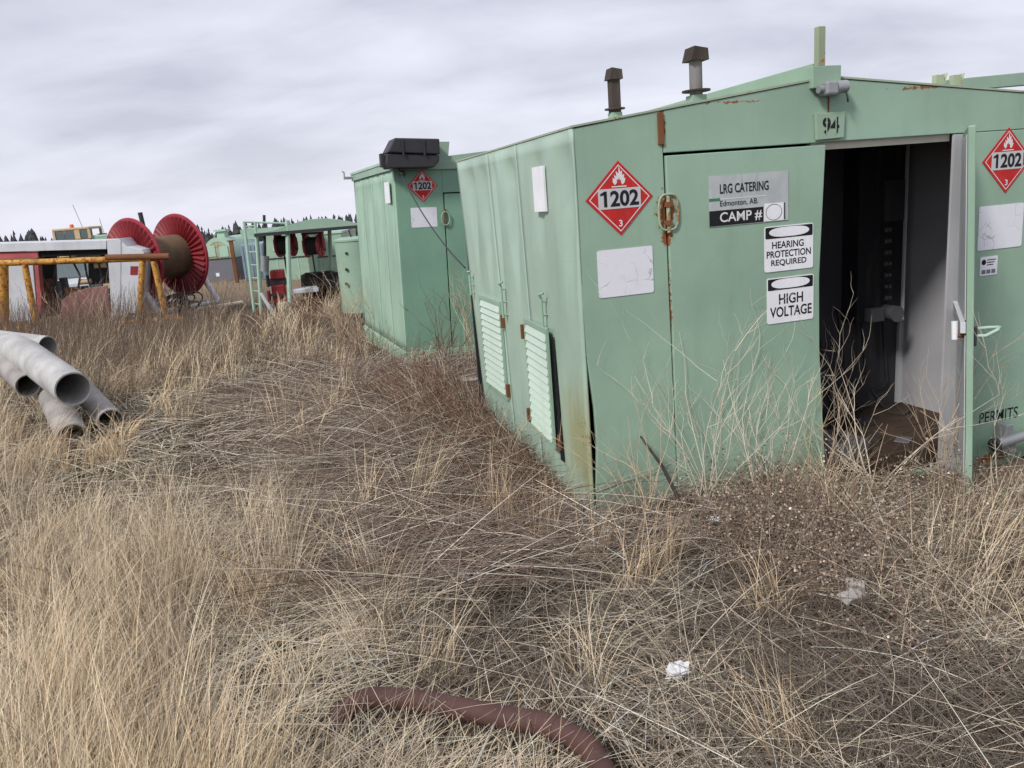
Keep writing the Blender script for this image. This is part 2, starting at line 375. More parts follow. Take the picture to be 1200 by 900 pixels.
def placard(root, cx, cz, h, y=-.004, wpx=1.0, name='hazard_placard', label=None, rot=0.0):
    """red flammable-liquid diamond with number field; h = half diagonal"""
    def dia(k, th, yy):
        return MB().prism([(cx, cz + h * k), (cx - h * k * wpx, cz), (cx, cz - h * k), (cx + h * k * wpx, cz)], th, Matrix.Translation((0, yy, 0)))
    p = dia(1, .003, y).build(name, M_red, root, label=label)
    k0, k1 = .90, .865
    b = MB(); vs = [(cx + dx * h * k * wpx, y - .0012, cz + dz * h * k) for k in (k0, k1) for dx, dz in ((0, 1), (-1, 0), (0, -1), (1, 0))]
    b.add(vs, [(i, (i + 1) % 4, (i + 1) % 4 + 4, i + 4) for i in range(4)]); b.build('border', M_inkw, p)
    fw = .63 * h * wpx; b = MB().box((cx - fw, y - .0016, cz - .27 * h), (cx + fw, y - .0002, cz + .27 * h)); b.build('number_field', M_numgrey, p)
    me = text_mesh('1202', cx - .47 * h * wpx, cx + .57 * h * wpx, cz - .215 * h, cz + .215 * h, y - .0026, .032); nb = link('number', me, M_ink, p)
    xl = cx - .47 * h * wpx; MB().add([(xl - .10 * h, y - .0026, cz + .09 * h), (xl - .10 * h, y - .0026, cz + .15 * h), (xl + .03 * h, y - .0026, cz + .213 * h), (xl + .03 * h, y - .0026, cz + .12 * h)], [(0, 1, 2, 3)]).build('numeral_flag', M_ink, p)
    fl = MB().sheet([(cx + fx * .30 * h * wpx, y - .0016, cz + .36 * h + fz * .38 * h) for fx, fz in FLAME]); fl.build('flame', M_inkw, p)
    MB().box((cx - .22 * h * wpx, y - .0018, cz + .300 * h), (cx + .22 * h * wpx, y - .0006, cz + .33 * h)).build('flame_bar', M_inkw, p)
    me = text_mesh('3', cx - .055 * h, cx + .055 * h, cz - .76 * h, cz - .58 * h, y - .0018, .02); link('class_number', me, M_inkw, p)
    return p
def rounded(x0, x1, z0, z1, r, n=4):
    pts = []
    for (cx, cz, a0) in ((x1 - r, z1 - r, 0), (x0 + r, z1 - r, 90), (x0 + r, z0 + r, 180), (x1 - r, z0 + r, 270)):
        for k in range(n + 1):
            a = math.radians(a0 + 90 * k / n); pts.append((cx + r * math.cos(a), cz + r * math.sin(a)))
    return pts
def plate(root, name, x0, x1, z0, z1, mat, y=-.004, r=.012, th=.003, label=None):
    return MB().prism(rounded(x0, x1, z0, z1, r), th, Matrix.Translation((0, y, 0))).build(name, mat, root, label=label)
def latch_rod(root, s, z0, z1):
    m = MB(); m.tube([(-.035, s, z0), (-.035, s, z1)], .009, 8)
    for z in (z0 + .02, (z0 + z1) / 2, z1 - .02): m.tube([(0, s, z), (-.035, s, z)], .007, 6)
    m.tube([(-.035, s, z1), (-.05, s - .01, z1 + .03), (-.03, s - .035, z1 + .035)], .008, 8)
    return m.build('latch_rod', M_green, root, True)
def louver(root, s0, s1, z0, z1, ajar=0.0, nsl=13):
    """framed louver on the side wall; s0 is the end towards the front"""
    def X(s, out): return -(out + ajar * (s1 - s) / (s1 - s0)) if False else -(out + ajar * (s - s0) / (s1 - s0) * 0 + ajar * (1 - (s - s0) / (s1 - s0)))
    def slab(sa, sb, za, zb, o0, o1):
        vs = [(X(s, o), s, z) for z in (za, zb) for o in (o0, o1) for s in (sa, sb)]
        return MB().add(vs, [(0, 1, 3, 2), (4, 6, 7, 5), (0, 4, 5, 1), (2, 3, 7, 6), (0, 2, 6, 4), (1, 5, 7, 3)])
    slab(s0 + .02, s1 - .02, z0 + .02, z1 - .02, .002, .006).build('louver_shade_backing', M_dark, root)  # dark sheet painted for the shade behind the slats
    fr = slab(s0, s1, z1 - .03, z1, .004, .020).build('louver_frame', M_green, root)
    for a in ((s0, s1, z0, z0 + .03), (s0, s0 + .03, z0 + .031, z1 - .031), (s1 - .03, s1, z0 + .031, z1 - .031)):
        slab(*a, .004, .019).build('frame_bar', M_green, fr)
    hgt = (z1 - z0 - .07) / nsl
    for k in range(nsl):
        za = z0 + .035 + hgt * k
        sa, sb = s0 + .032, s1 - .032
        vs = [(X(s, o), s, z) for (o, z) in ((.026, za + .004), (.010, za + hgt * 1.02), (.007, za + hgt * 1.0), (.022, za)) for s in (sa, sb)]
        MB().add(vs, [(0, 1, 3, 2), (2, 3, 5, 4), (4, 5, 7, 6), (6, 7, 1, 0), (0, 2, 4, 6), (1, 7, 5, 3)]).build('slat', M_slat, root)
    return fr
def chimney(root, x, y, z, h, r, cap=True, square=False):
    m = MB()
    if square: m.box((x - r, y - r, z), (x + r, y + r, z + h))
    else: m.tube([(x, y, z), (x, y, z + h)], r, 14)
    c = m.build('chimney', M_rustgalv if not square else M_darkrust, root, not square)
    MB().tube([(x, y, z + .02 + .14 * h), (x, y, z + .03 + .14 * h)], r * 2.2, 14).build('flashing_collar', M_darkrust, c)
    MB().box((x - r * 1.15, y - r * 1.15, z - .12), (x + r * 1.15, y + r * 1.15, z + .13 * h)).build('chimney_base', M_green, c)
    if cap:
        w = r * 1.5; zt = z + h
        k = MB(); k.add([(x - w, y - w, zt - .01), (x + w, y - w, zt - .01), (x + w, y + w, zt - .01), (x - w, y + w, zt - .01), (x - w * .6, y - w, zt + .075), (x + w * .9, y - w, zt + .06), (x + w * .9, y + w, zt + .06), (x - w * .6, y + w, zt + .075)],
              [(4, 5, 6, 7), (0, 4, 7, 3), (1, 2, 6, 5), (2, 3, 7, 6), (0, 1, 5, 4), (0, 3, 2, 1)])
        k.build('rain_cap', M_darkrust, c)
    return c

# ------------------------------------------------------------------ near shed (open door)
YAW = math.radians(15.64); ZB = .35
S1 = thing('equipment_shed', 'green steel shed number 94 with open door, louvers on its side', 'shed', (.4189, 4.4006, -ZB), (0, 0, YAW))
W, L = 3.45, 2.75
def Q(v): return v + ZB
eaveL, peak, eaveR, PU = Q(1.89), Q(2.085), Q(1.909), 1.60
# side sheets
side_panel(S1, 0, 1.02, -.1, eaveL, eaveL, M_side, .02, [(.14, .24, .045, .55), (.62, .22, .035, .34)], shear=.3)
side_panel(S1, 1.026, 1.733, -.1, eaveL, eaveL, M_side, .02, [(.30, .34, .045, .5), (.85, .18, .03, .60)], shear=.3)
side_panel(S1, 1.739, L, -.1, eaveL, eaveL, M_side, .02, [(.22, .2, .04, .55), (.62, .26, .045, .45)], shear=.3)
# front sheets (thickness inwards)
def sheet(name, poly, mat, th=.03, y=0.0, bevel=.004, label=None):
    return MB().prism(poly, th, Matrix.Translation((0, y, 0))).build(name, mat, S1, bevel=bevel, label=label)
sheet('corner_panel', [(.004, Q(1.885)), (.004, Q(.95)), (.016, Q(.62)), (.044, Q(.34)), (.048, Q(.12)), (.024, Q(-.15)), (.03, Q(-.45)), (.556, Q(-.45)), (.530, Q(1.72)), (.524, Q(1.955))], M_front)
sheet('gable_header', [(.529, Q(1.953)), (.535, Q(1.732)), (W, Q(1.732)), (W, eaveR), (PU, peak)], M_front)
DX = [(.541, Q(1.716)), (.558, Q(-.42)), (1.60, Q(-.42)), (1.592, Q(-.2)), (1.545, Q(.5)), (1.538, Q(.95)), (1.573, Q(1.716))]
door = MB().prism(DX, .035, Matrix.Translation((0, -.012, 0))).build('door', M_front, S1, bevel=.004)
sheet('jamb_panel', [(2.64, Q(1.729)), (2.64, Q(-.52)), (W, Q(-.52)), (W, Q(1.729))], M_front)
# right hand corner, far wall, back wall
MB().box((W - .035, .031, Q(-.5)), (W, L, eaveR)).build('far_side_wall', M_green, S1)
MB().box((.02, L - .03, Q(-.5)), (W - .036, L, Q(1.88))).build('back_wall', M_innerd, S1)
# door frame
MB().box((2.508, -.006, Q(-.5)), (2.639, .012, Q(1.726))).build('door_frame', M_lining, S1)
MB().box((1.5, .031, Q(1.69)), (2.507, .06, Q(1.738))).build('door_frame', M_cream, S1)
# roof: two sheets, lip and ridge beam
MB().add([(-.004, -.006, eaveL + .001), (PU, -.006, peak + .003), (PU, L + .01, peak + .003), (-.004, L + .01, eaveL + .001),
          (-.004, -.006, eaveL + .012), (PU, -.006, peak + .014), (PU, L + .01, peak + .014), (-.004, L + .01, eaveL + .012)],
         [(0, 3, 2, 1), (4, 5, 6, 7), (0, 1, 5, 4), (1, 2, 6, 5), (2, 3, 7, 6), (3, 0, 4, 7)]).build('roof_sheet', M_edge, S1)
MB().add([(PU + .002, -.006, peak + .003), (W + .01, -.006, eaveR + .001), (W + .01, L + .01, eaveR + .001), (PU + .002, L + .01, peak + .003),
          (PU + .002, -.006, peak + .014), (W + .01, -.006, eaveR + .012), (W + .01, L + .01, eaveR + .012), (PU + .002, L + .01, peak + .014)],
         [(0, 3, 2, 1), (4, 5, 6, 7), (0, 1, 5, 4), (1, 2, 6, 5), (2, 3, 7, 6), (3, 0, 4, 7)]).build('roof_sheet', M_edge, S1)
MB().box((1.50, .02, peak - .06), (1.58, L, peak + .085)).build('ridge_beam', M_green, S1, bevel=.004)
MB().box((1.465, -.034, peak - .055), (1.655, .019, peak + .065)).build('ridge_bracket', M_green, S1, bevel=.004)
MB().box((1.505, -.033 + .005, peak + .066), (1.552, .012, peak + .275)).build('lifting_post', M_rustgreen, S1, bevel=.003)
# chimneys
def roof_z(u): return eaveL + (peak - eaveL) * u / PU
x, z = loc_front(S1, 721, 138, 1.9); x2, z2 = loc_front(S1, 721, 92, 1.9); chimney(S1, x, 1.9, z, z2 - z, .037, square=True)
x, z = loc_front(S1, 816, 118, .75); x2, z2 = loc_front(S1, 816, 70, .75); chimney(S1, x, .75, z, z2 - z, .042)
# clamps on the right hand slope
for px in (1101, 1121):
    x, z = loc_front(S1, px, 96, .5)
    c = MB(); c.box((x - .035, .49, z - .09), (x + .03, .53, z + .045)); c.add([(x + .03, .49, z - .03), (x + .06, .49, z + .055), (x + .05, .53, z + .055), (x + .02, .53, z - .03)], [(0, 1, 2, 3)])
    c.build('roof_clamp', M_rustgreen, S1)
# number plate and junction box on the gable
pl = MB().prism([(1.495, Q(1.893)), (1.505, Q(1.745)), (1.69, Q(1.750)), (1.695, Q(1.895))], .02, Matrix.Translation((0, -.024, 0))).build('number_plate', M_plate, S1, bevel=.003)
link('number', text_mesh('94', 1.54, 1.655, Q(1.775), Q(1.868), -.0252, .03), M_ink, pl)
for x0 in (1.565, 1.628): MB().box((x0, -.0262, Q(1.77)), (x0 + .007, -.0254, Q(1.873))).build('stencil_gap', M_plate, pl)
jb = MB().box((1.52, -.09, Q(1.985)), (1.60, -.001, Q(2.06))).build('junction_box', M_galv, S1, bevel=.012)
MB().tube([(1.601, -.05, Q(2.025)), (1.675, -.05, Q(2.03))], .036, 14).build('socket', M_galv, jb, True)
MB().tube([(1.49, -.05, Q(2.02)), (1.519, -.05, Q(2.02))], .022, 12).build('conduit', M_galv, jb, True)
MB().tube([(1.655, -.07, Q(2.02)), (1.665, -.08, Q(1.96)), (1.675, -.07, Q(1.945)), (1.68, -.06, Q(1.97))], .005, 6).build('wire', M_black, jb, True)
MB().box((1.592, -.005, Q(1.896)), (1.60, -.0005, Q(1.984))).build('conduit', M_rust, jb)
# seam above the door: rusty strap; ring latch
MB().box((.500, -.012, Q(1.775)), (.535, -.0005, Q(1.945))).build('rusty_strap', M_rust, S1, bevel=.003)
lt = MB(); pts = []
for k in range(25):
    a = 2 * math.pi * k / 24; ca, sa = math.cos(a), math.sin(a)
    pts.append((.541 + .060 * math.copysign(abs(ca) ** .6, ca), -.022, Q(1.411) + .098 * math.copysign(abs(sa) ** .7, sa)))
lt.tube(pts, .006, 8, cap=False); lo = lt.build('ring_latch', M_rustgreen, S1, True)
MB().tube([(.541, -.02, Q(1.30)), (.541, -.02, Q(1.50))], .011, 10).build('latch_barrel', M_rustgreen, lo, True)
for z in (1.34, 1.44): MB().box((.525, -.034, Q(z)), (.557, -.001, Q(z + .028))).build('latch_keeper', M_rust, lo)
# placards, stickers and signs on the front
placard(S1, .257, Q(1.508), .200, wpx=1.0)
placard(S1, 2.935, Q(1.545), .202, wpx=.98)
plate(S1, 'blank_sticker', .107, .443, Q(.973), Q(1.235), M_paper, label='cracked blank white sticker below the placard')
plate(S1, 'blank_sticker', 2.735, 3.095, Q(.993), Q(1.272), M_paper, label='cracked blank white sticker beside the open door')
sgn = plate(S1, 'company_sign', .798, 1.318, Q(1.306), Q(1.587), M_signgrey, y=-.0165, r=.002, label='silver and black company sign')
yy = -.0172
MB().box((.798, yy - .0004, Q(1.309)), (1.150, yy + .001, Q(1.395))).build('black_band', M_signblack, sgn)
MB().box((1.156, yy - .0004, Q(1.309)), (1.285, yy + .001, Q(1.410))).build('number_field', M_white, sgn)
MB().box((1.289, yy - .0005, Q(1.312)), (1.296, yy + .001, Q(1.408))).build('black_edge', M_signblack, sgn)
MB().box((.798, yy - .0004, Q(1.448)), (.868, yy + .001, Q(1.464))).build('green_stripe', M_gstripe, sgn)
MB().box((.870, yy - .0004, Q(1.455)), (1.17, yy + .001, Q(1.459))).build('pale_rule', M_inkw, sgn)
c = []
for k in range(33):
    a = 2 * math.pi * k / 32; c.append((1.219 + .053 * math.cos(a), yy - .0012, Q(1.359) + .045 * math.sin(a)))
MB().tube(c, .0012, 5, cap=False).build('circle', M_ink, sgn)
link('lettering', text_mesh('LRG CATERING', .868, 1.185, Q(1.487), Q(1.540), yy - .0012, .018), M_ink, sgn)
link('lettering', text_mesh('Edmonton, AB.', .868, 1.115, Q(1.412), Q(1.448), yy - .0012, .006), M_ink, sgn)
link('lettering', text_mesh('CAMP #', .865, 1.140, Q(1.322), Q(1.383), yy - .0012, .012), M_inkw, sgn)
def warn(x0, x1, z0, z1, lines, tops):
    s = plate(S1, 'warning_sign', x0, x1, z0, z1, M_white, y=-.0165, r=.014)
    w = x1 - x0; h = z1 - z0
    band = MB().prism(rounded(x0 + .006, x1 - .006, z1 - .27 * h, z1 - .006, .006), .001, Matrix.Translation((0, -.0174, 0))).build('black_band', M_signblack, s)
    el = [(x0 + w * .5 + .41 * w * math.copysign(abs(math.cos(a)) ** .62, math.cos(a)), z1 - .138 * h + .105 * h * math.sin(a)) for a in [2 * math.pi * k / 28 for k in range(28)]]
    MB().prism(el, .0008, Matrix.Translation((0, -.0182, 0))).build('white_oval', M_white, s)
    for (txt, a, b), (t0, t1) in zip(lines, tops):
        link('lettering', text_mesh(txt, x0 + a * w, x0 + b * w, z0 + t0 * h, z0 + t1 * h, -.0172, .022), M_ink, s)
    return s
warn(1.157, 1.490, Q(1.012), Q(1.277), [('HEARING', .15, .80), ('PROTECTION', .04, .95), ('REQUIRED', .13, .86)], [(.505, .66), (.305, .46), (.105, .26)])
warn(1.172, 1.495, Q(.701), Q(.974), [('HIGH', .25, .77), ('VOLTAGE', .06, .96)], [(.41, .64), (.13, .36)])
link('lettering', text_mesh('PERMITS', 2.833, 3.165, Q(-.185), Q(-.105), -.0015, .006), M_ink, S1)
sm = plate(S1, 'small_label', 2.765, 2.905, Q(.828), Q(.950), M_white, r=.004)
c = [(2.793 + .018 * math.cos(2 * math.pi * k / 20), Q(.915) + .018 * math.sin(2 * math.pi * k / 20)) for k in range(20)]
MB().prism(c, .0006, Matrix.Translation((0, -.0049, 0))).build('emblem', M_ink, sm)
for k in range(3): MB().box((2.818, -.0049, Q(.925 - .016 * k)), (2.89 - .01 * k, -.0041, Q(.931 - .016 * k))).build('print_line', M_ink, sm)
for k in range(3): MB().box((2.778 + .04 * k, -.0049, Q(.84)), (2.81 + .04 * k, -.0041, Q(.866))).build('print_block', M_greysh, sm)
# open right hand leaf
Mi = mw(S1).inverted()
ft = Mi @ Vector((2.445, 4.25, 1.735)); fb = Mi @ Vector((2.545, 4.27, -.31))
ht, hb = Vector((2.565, -.012, Q(1.73))), Vector((2.615, -.012, Q(-.33)))
dr = (ft - ht); dr.z = 0; dr.normalize(); nr = Vector((-dr.y, dr.x, 0))      # thickness direction
if nr.x < 0: nr = -nr
def leaf(name, a, b, c, d, off0, off1, mat, bevel=.004, parent=S1):
    vs = [p + nr * o for o in (off0, off1) for p in (a, b, c, d)]
    return MB().add(vs, [(0, 1, 2, 3), (7, 6, 5, 4), (0, 4, 5, 1), (1, 5, 6, 2), (2, 6, 7, 3), (3, 7, 4, 0)]).build(name, mat, parent, bevel=bevel)
ol = leaf('open_door', ht, ft, fb, hb, .0, .036, M_green, .006)
def lp(t, z):       # point on the leaf: t 0 hinge .. 1 free edge, z 0 bottom .. 1 top
    return (hb.lerp(fb, t)).lerp(ht.lerp(ft, t), z)
leaf('door_lining', lp(.04, .98), lp(.96, .98), lp(.96, .50), lp(.04, .50), -.006, -.001, M_doorin, .002, ol)
leaf('door_lining', lp(.04, .46), lp(.96, .46), lp(.96, .03), lp(.04, .03), -.006, -.001, M_doorin, .002, ol)
leaf('door_rib', lp(.02, .495), lp(.98, .495), lp(.98, .465), lp(.02, .465), -.028, -.0015, M_doorin, .002, ol)
p = lp(.93, .455)
MB().box((.012, -.026, -.055), (.034, -.012, .055), Matrix.Translation(p + nr * .02) @ Matrix.Rotation(math.atan2(nr.y, nr.x), 4, 'Z')).build('lock_body', M_black, ol, bevel=.004)
a = p + nr * .036
MB().tube([a, a + nr * .06, a + nr * .115 - dr * .02 + Vector((0, 0, .03)), a + nr * .13 - dr * .10 + Vector((0, 0, .03)), a + nr * .07 - dr * .12 + Vector((0, 0, .025)), a + nr * .01 - dr * .1 + Vector((0, 0, .02))], .010, 10).build('handle', M_pale, ol, True)
b = p - nr * .002
MB().tube([b, b - nr * .05], .012, 10).build('handle_spindle', M_rust, ol, True)
MB().tube([b - nr * .05 + Vector((0, 0, -.02)), b - nr * .055 + Vector((0, 0, .08))], .017, 10).build('inside_handle', M_white, ol, True)
# inside
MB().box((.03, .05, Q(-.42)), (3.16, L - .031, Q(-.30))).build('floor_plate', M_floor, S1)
for j in range(7):
    for i in range(9):
        xx = 1.62 + i * .15 + (j % 2) * .07; y_ = .1 + j * .13
        if xx < 3.05: MB().box((xx, y_, Q(-.2995)), (xx + .09, y_ + .018, Q(-.295)), None).build('tread_bar', M_floor, S1)
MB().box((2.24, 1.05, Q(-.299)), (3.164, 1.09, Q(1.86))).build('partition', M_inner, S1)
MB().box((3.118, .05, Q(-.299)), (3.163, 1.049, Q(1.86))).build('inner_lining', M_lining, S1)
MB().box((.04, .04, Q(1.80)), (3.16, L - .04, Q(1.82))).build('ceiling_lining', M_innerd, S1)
MB().box((3.075, 1.02, Q(-.298)), (3.117, 1.049, Q(.45))).build('corner_trim', M_doorin, S1)
ex0, ez0 = loc_front(S1, 1004, 380, .87); ex1, ez1 = loc_front(S1, 1062, 172, .87)
ep = MB().box((ex0, .87, ez0), (ex1, 1.049, ez1)).build('electrical_panel', M_innerd, S1, bevel=.006)
MB().box((ex1 + .001, .855, ez0 - .01), (ex1 + .018, 1.045, ez1 + .01)).build('panel_edge', M_doorin, ep)
q0 = loc_front(S1, 1036, 260, .868); q1 = loc_front(S1, 1061, 210, .868)
MB().box((q0[0], .866, q0[1]), (q1[0], .869, q1[1])).build('notice_sheet', M_inner, ep)
for k in range(7):
    q = loc_front(S1, 1042, 269 + k * 13.2, .868)
    br = MB().box((q[0] - .07, .852, q[1] - .026), (q[0] + .02, .869, q[1] + .026)).build('breaker', M_innerd, ep)
    MB().box((q[0] - .055, .846, q[1] - .012), (q[0] - .03, .8515, q[1] + .012)).build('toggle', M_breaker, br)
    MB().box((q[0] - .022, .846, q[1] - .012), (q[0] + .003, .8515, q[1] + .012)).build('toggle', M_breaker, br)
q = loc_front(S1, 1045, 367, .8)
so_ = MB().tube([(q[0], .74, q[1]), (q[0], .869, q[1])], .06, 18).build('power_socket', M_breaker, ep, True)
MB().box((q[0] - .19, .79, q[1] - .05), (q[0] - .07, .869, q[1] + .05)).build('switch_box', M_breaker, ep, bevel=.006)
q = loc_front(S1, 1000, 525, .12)
tr = MB(); tr.box((1.56, .10, Q(-.299)), (2.02, .42, Q(-.24))).box((1.56, .10, Q(-.239)), (2.02, .13, Q(-.19))).box((1.56, .39, Q(-.239)), (2.02, .42, Q(-.19))).box((1.99, .131, Q(-.239)), (2.02, .389, Q(-.19)))
tr.build('floor_tray', M_breaker, S1)
r7 = random.Random(5)
for k in range(9):
    xx, y_ = 1.7 + r7.uniform(0, 1.2), .15 + r7.uniform(0, .75); hh = r7.uniform(.01, .05); MB().box((-.07 * r7.random() - .02, -.05, 0), (.05, .04 + .05 * r7.random(), hh), Matrix.Translation((xx, y_, Q(-.2985))) @ Matrix.Rotation(r7.uniform(0, 3), 4, 'Z')).build('floor_scrap', (M_black, M_breaker, M_darkrust)[k % 3], S1, bevel=.004)
for k in range(4):
    x0_ = 2.3 + .2 * k; MB().tube([(x0_, 1.03, Q(.55)), (x0_ + .05, 1.0, Q(.2 - .1 * k)), (x0_ - .08, 1.02, Q(-.15)), (x0_ - .02, .95, Q(-.29))], .012, 7).build('cable_drop', M_black, S1, True)
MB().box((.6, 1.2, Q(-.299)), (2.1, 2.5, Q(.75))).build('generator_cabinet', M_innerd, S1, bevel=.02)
# louvers and latch rods on the side (shear as the sheets)
louver(S1, .50, 1.07, Q(-.03), Q(.75), ajar=.03)
MB().add([(-.008, .435, Q(-.10)), (-.008, .49, Q(-.10)), (-.008, .497, Q(.70)), (-.008, .485, Q(.70)), (-.014, .435, Q(-.10)), (-.014, .49, Q(-.10)), (-.014, .497, Q(.70)), (-.014, .485, Q(.70))], [(0, 1, 2, 3), (4, 5, 6, 7), (0, 1, 5, 4), (2, 3, 7, 6), (1, 2, 6, 5), (0, 3, 7, 4)]).build('gap_shade_strip', M_dark, S1)  # solid dark strip on the wall, painted shade of the gap beside the louver
louver(S1, 1.66, 2.30, Q(.03), Q(.80))
latch_rod(S1, .60, Q(.72), Q(.93)); latch_rod(S1, 1.52, Q(.70), Q(.93)); latch_rod(S1, 2.5, Q(.78), Q(.95))
for s, z in ((1.62, .66), (1.62, .12), (1.11, .65), (1.11, .05), (.47, .02)): MB().box((-.03, s - .012, Q(z - .05)), (-.001, s + .012, Q(z + .05))).build('hinge', M_rust, S1)
MB().box((-.0185, .45, Q(1.462)), (-.006, .66, Q(1.726))).build('blank_sticker', M_white, S1, label='blank white sticker on the louvered side')
# skid under the shed
MB().box((.03, .02, Q(-.75)), (W - .01, L - .02, Q(-.455))).build('skid_base', M_palew, S1)
MB().box((2.66, -.42, Q(-.85)), (3.6, -.03, Q(-.555))).build('skid_ledge', M_palew, S1, bevel=.01)
dm = MB(); r2 = random.Random(4); N = 14; vs = []
for j in range(6):
    for i in range(N + 1):
        vs.append((2.67 + .9 * i / N, -.30 + .30 * j / 5, Q(-.552) + (.055 * j / 5 + r2.uniform(-.01, .016) if j > 0 else -.02)))
dm.add(vs, [(j * (N + 1) + i, j * (N + 1) + i + 1, (j + 1) * (N + 1) + i + 1, (j + 1) * (N + 1) + i) for j in range(5) for i in range(N)])
dirt_m = flat('ledge_dirt', (.14, .105, .075), .95, .5, 40); dm.build('dirt_on_ledge', dirt_m, S1, True)
hx, hz_ = loc_front(S1, 1180, 517, -.1)
hi = MB().tube([(hx - .09, -.1, hz_ - .01), (hx + .3, -.1, hz_ + .03)], .032, 14).build('hitch_pin', M_galv, S1, True)
MB().tube([(hx - .115, -.1, hz_ - .012), (hx - .085, -.1, hz_ - .01)], .046, 14).build('pin_collar', M_black, hi, True)
MB().prism([(hx - .02, hz_ - .09), (hx + .10, hz_ - .09), (hx + .05, hz_ + .11), (hx, hz_ + .11)], .09, Matrix.Translation((0, -.095, 0))).build('hitch_lug', M_galv, hi, bevel=.005)

# ------------------------------------------------------------------ second shed (black floodlight)
g = at_y(477, 421, 10.2)
S2 = thing('equipment_shed', 'green steel shed carrying a black floodlight and trailing cable, door shut', 'shed', (g.x, g.y, g.z), (math.radians(0), math.radians(2.2), math.radians(19.5)))
TOP2 = loc_front(S2, 472, 190)[1]; L2 = loc_side(S2, 414, 209)[0]; W2 = 2.7
M_s2 = paint('green_side_far', (.315, .465, .355), .1, 0, .4, dirt=(.2, .28, .2), dirt_amt=.35)  # lit copy of the green: light on the side put into the colour
M_f2 = paint('green_front_far', (.195, .35, .25), .08, 0, .45, dirt=(.14, .22, .15))  # shaded copy of the green: front's weaker light put into the colour
npan = 4; ed = [L2 * k / npan for k in range(npan + 1)]
for k in range(npan):
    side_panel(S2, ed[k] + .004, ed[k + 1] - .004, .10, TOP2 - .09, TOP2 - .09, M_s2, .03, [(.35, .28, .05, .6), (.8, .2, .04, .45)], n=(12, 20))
ds = loc_front(S2, 524, 300)[0]
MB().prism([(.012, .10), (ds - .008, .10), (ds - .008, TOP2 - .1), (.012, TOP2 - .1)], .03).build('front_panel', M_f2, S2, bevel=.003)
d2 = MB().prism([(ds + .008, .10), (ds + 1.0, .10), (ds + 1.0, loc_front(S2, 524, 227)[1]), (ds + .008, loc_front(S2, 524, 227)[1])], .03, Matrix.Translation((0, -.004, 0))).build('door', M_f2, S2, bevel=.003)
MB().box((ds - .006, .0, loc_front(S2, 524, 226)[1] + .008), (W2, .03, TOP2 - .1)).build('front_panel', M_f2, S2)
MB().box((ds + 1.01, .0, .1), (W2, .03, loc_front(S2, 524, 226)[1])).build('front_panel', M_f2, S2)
MB().box((-.02, -.02, TOP2 - .098), (W2 + .02, .04, TOP2)).build('eave_trim', M_green, S2, bevel=.004)
MB().box((-.025, .041, TOP2 - .088), (.03, L2 + .03, TOP2 + .0)).build('eave_trim', M_green, S2, bevel=.004)
MB().box((-.035, .0, TOP2 + .002), (.05, L2 + .05, TOP2 + .04)).build('gutter', M_pale, S2, bevel=.004)
MB().prism([(.052, TOP2 + .001), (W2 / 2, TOP2 + .13), (W2, TOP2 + .001)], L2, Matrix.Translation((0, .02, 0))).build('roof_sheet', M_green, S2)
MB().box((W2 - .03, .031, .1), (W2, L2, TOP2 - .1)).build('far_side_wall', M_green, S2)
MB().box((.03, L2 - .03, .1), (W2 - .031, L2 - .001, TOP2 - .1)).build('back_wall', M_green, S2)
MB().box((-.01, -.01, -.2), (W2, L2, .095)).build('skid_base', M_palew, S2, bevel=.006)
MB().box((-.028, -.028, .04), (-.012, L2, .09)).build('skid_edge', M_pale, S2)
x0, z0 = loc_front(S2, 513, 188); x1, z1 = loc_front(S2, 523, 166)
MB().prism([(x0 - .08, z0 - .05), (x1, z0 - .05), (x1 + .04, z1), (x0 - .02, z1)], .05, Matrix.Translation((0, -.005, 0))).build('lifting_lug', M_green, S2)
px_, pz_ = loc_front(S2, 495, 217.7); placard(S2, px_, pz_, .203, wpx=.97)
a = loc_front(S2, 482.5, 267); b = loc_front(S2, 511.5, 242.5)
plate(S2, 'blank_sticker', a[0], b[0], a[1], b[1], M_paper, label='blank white sticker below the placard')
a = loc_side(S2, 458, 238); b = loc_side(S2, 451, 214)
MB().box((-.012, min(a[0], b[0]), a[1]), (-.002, max(a[0], b[0]), b[1])).build('blank_sticker', M_white, S2)
la = loc_front(S2, 523, 256); pts = [(ds + .055 * math.cos(2 * math.pi * k / 20), -.03, la[1] + .085 * math.sin(2 * math.pi * k / 20)) for k in range(21)]
l2 = MB().tube(pts, .008, 6, cap=False).build('ring_latch', M_green, S2, True)
MB().tube([(ds, -.02, la[1] - .1), (ds, -.02, la[1] + .12)], .012, 8).build('latch_barrel', M_rust, l2, True)
pts = [(.10 + .03 * math.cos(2 * math.pi * k / 16), -.03, TOP2 - .14 + .03 * math.sin(2 * math.pi * k / 16)) for k in range(17)]
MB().tube(pts, .007, 6, cap=False).build('lifting_ring', M_black, S2, True)
bs_ = MB(); bs_.box((-.16, L2 - .1, TOP2 - .06), (-.036, L2 - .05, TOP2 - .02)); bs_.tube([(-.15, L2 - .07, TOP2 - .02), (-.15, L2 - .07, TOP2 + .05), (-.18, L2 - .07, TOP2 + .06)], .012, 6)
bs_.build('corner_bracket', M_galv, S2)
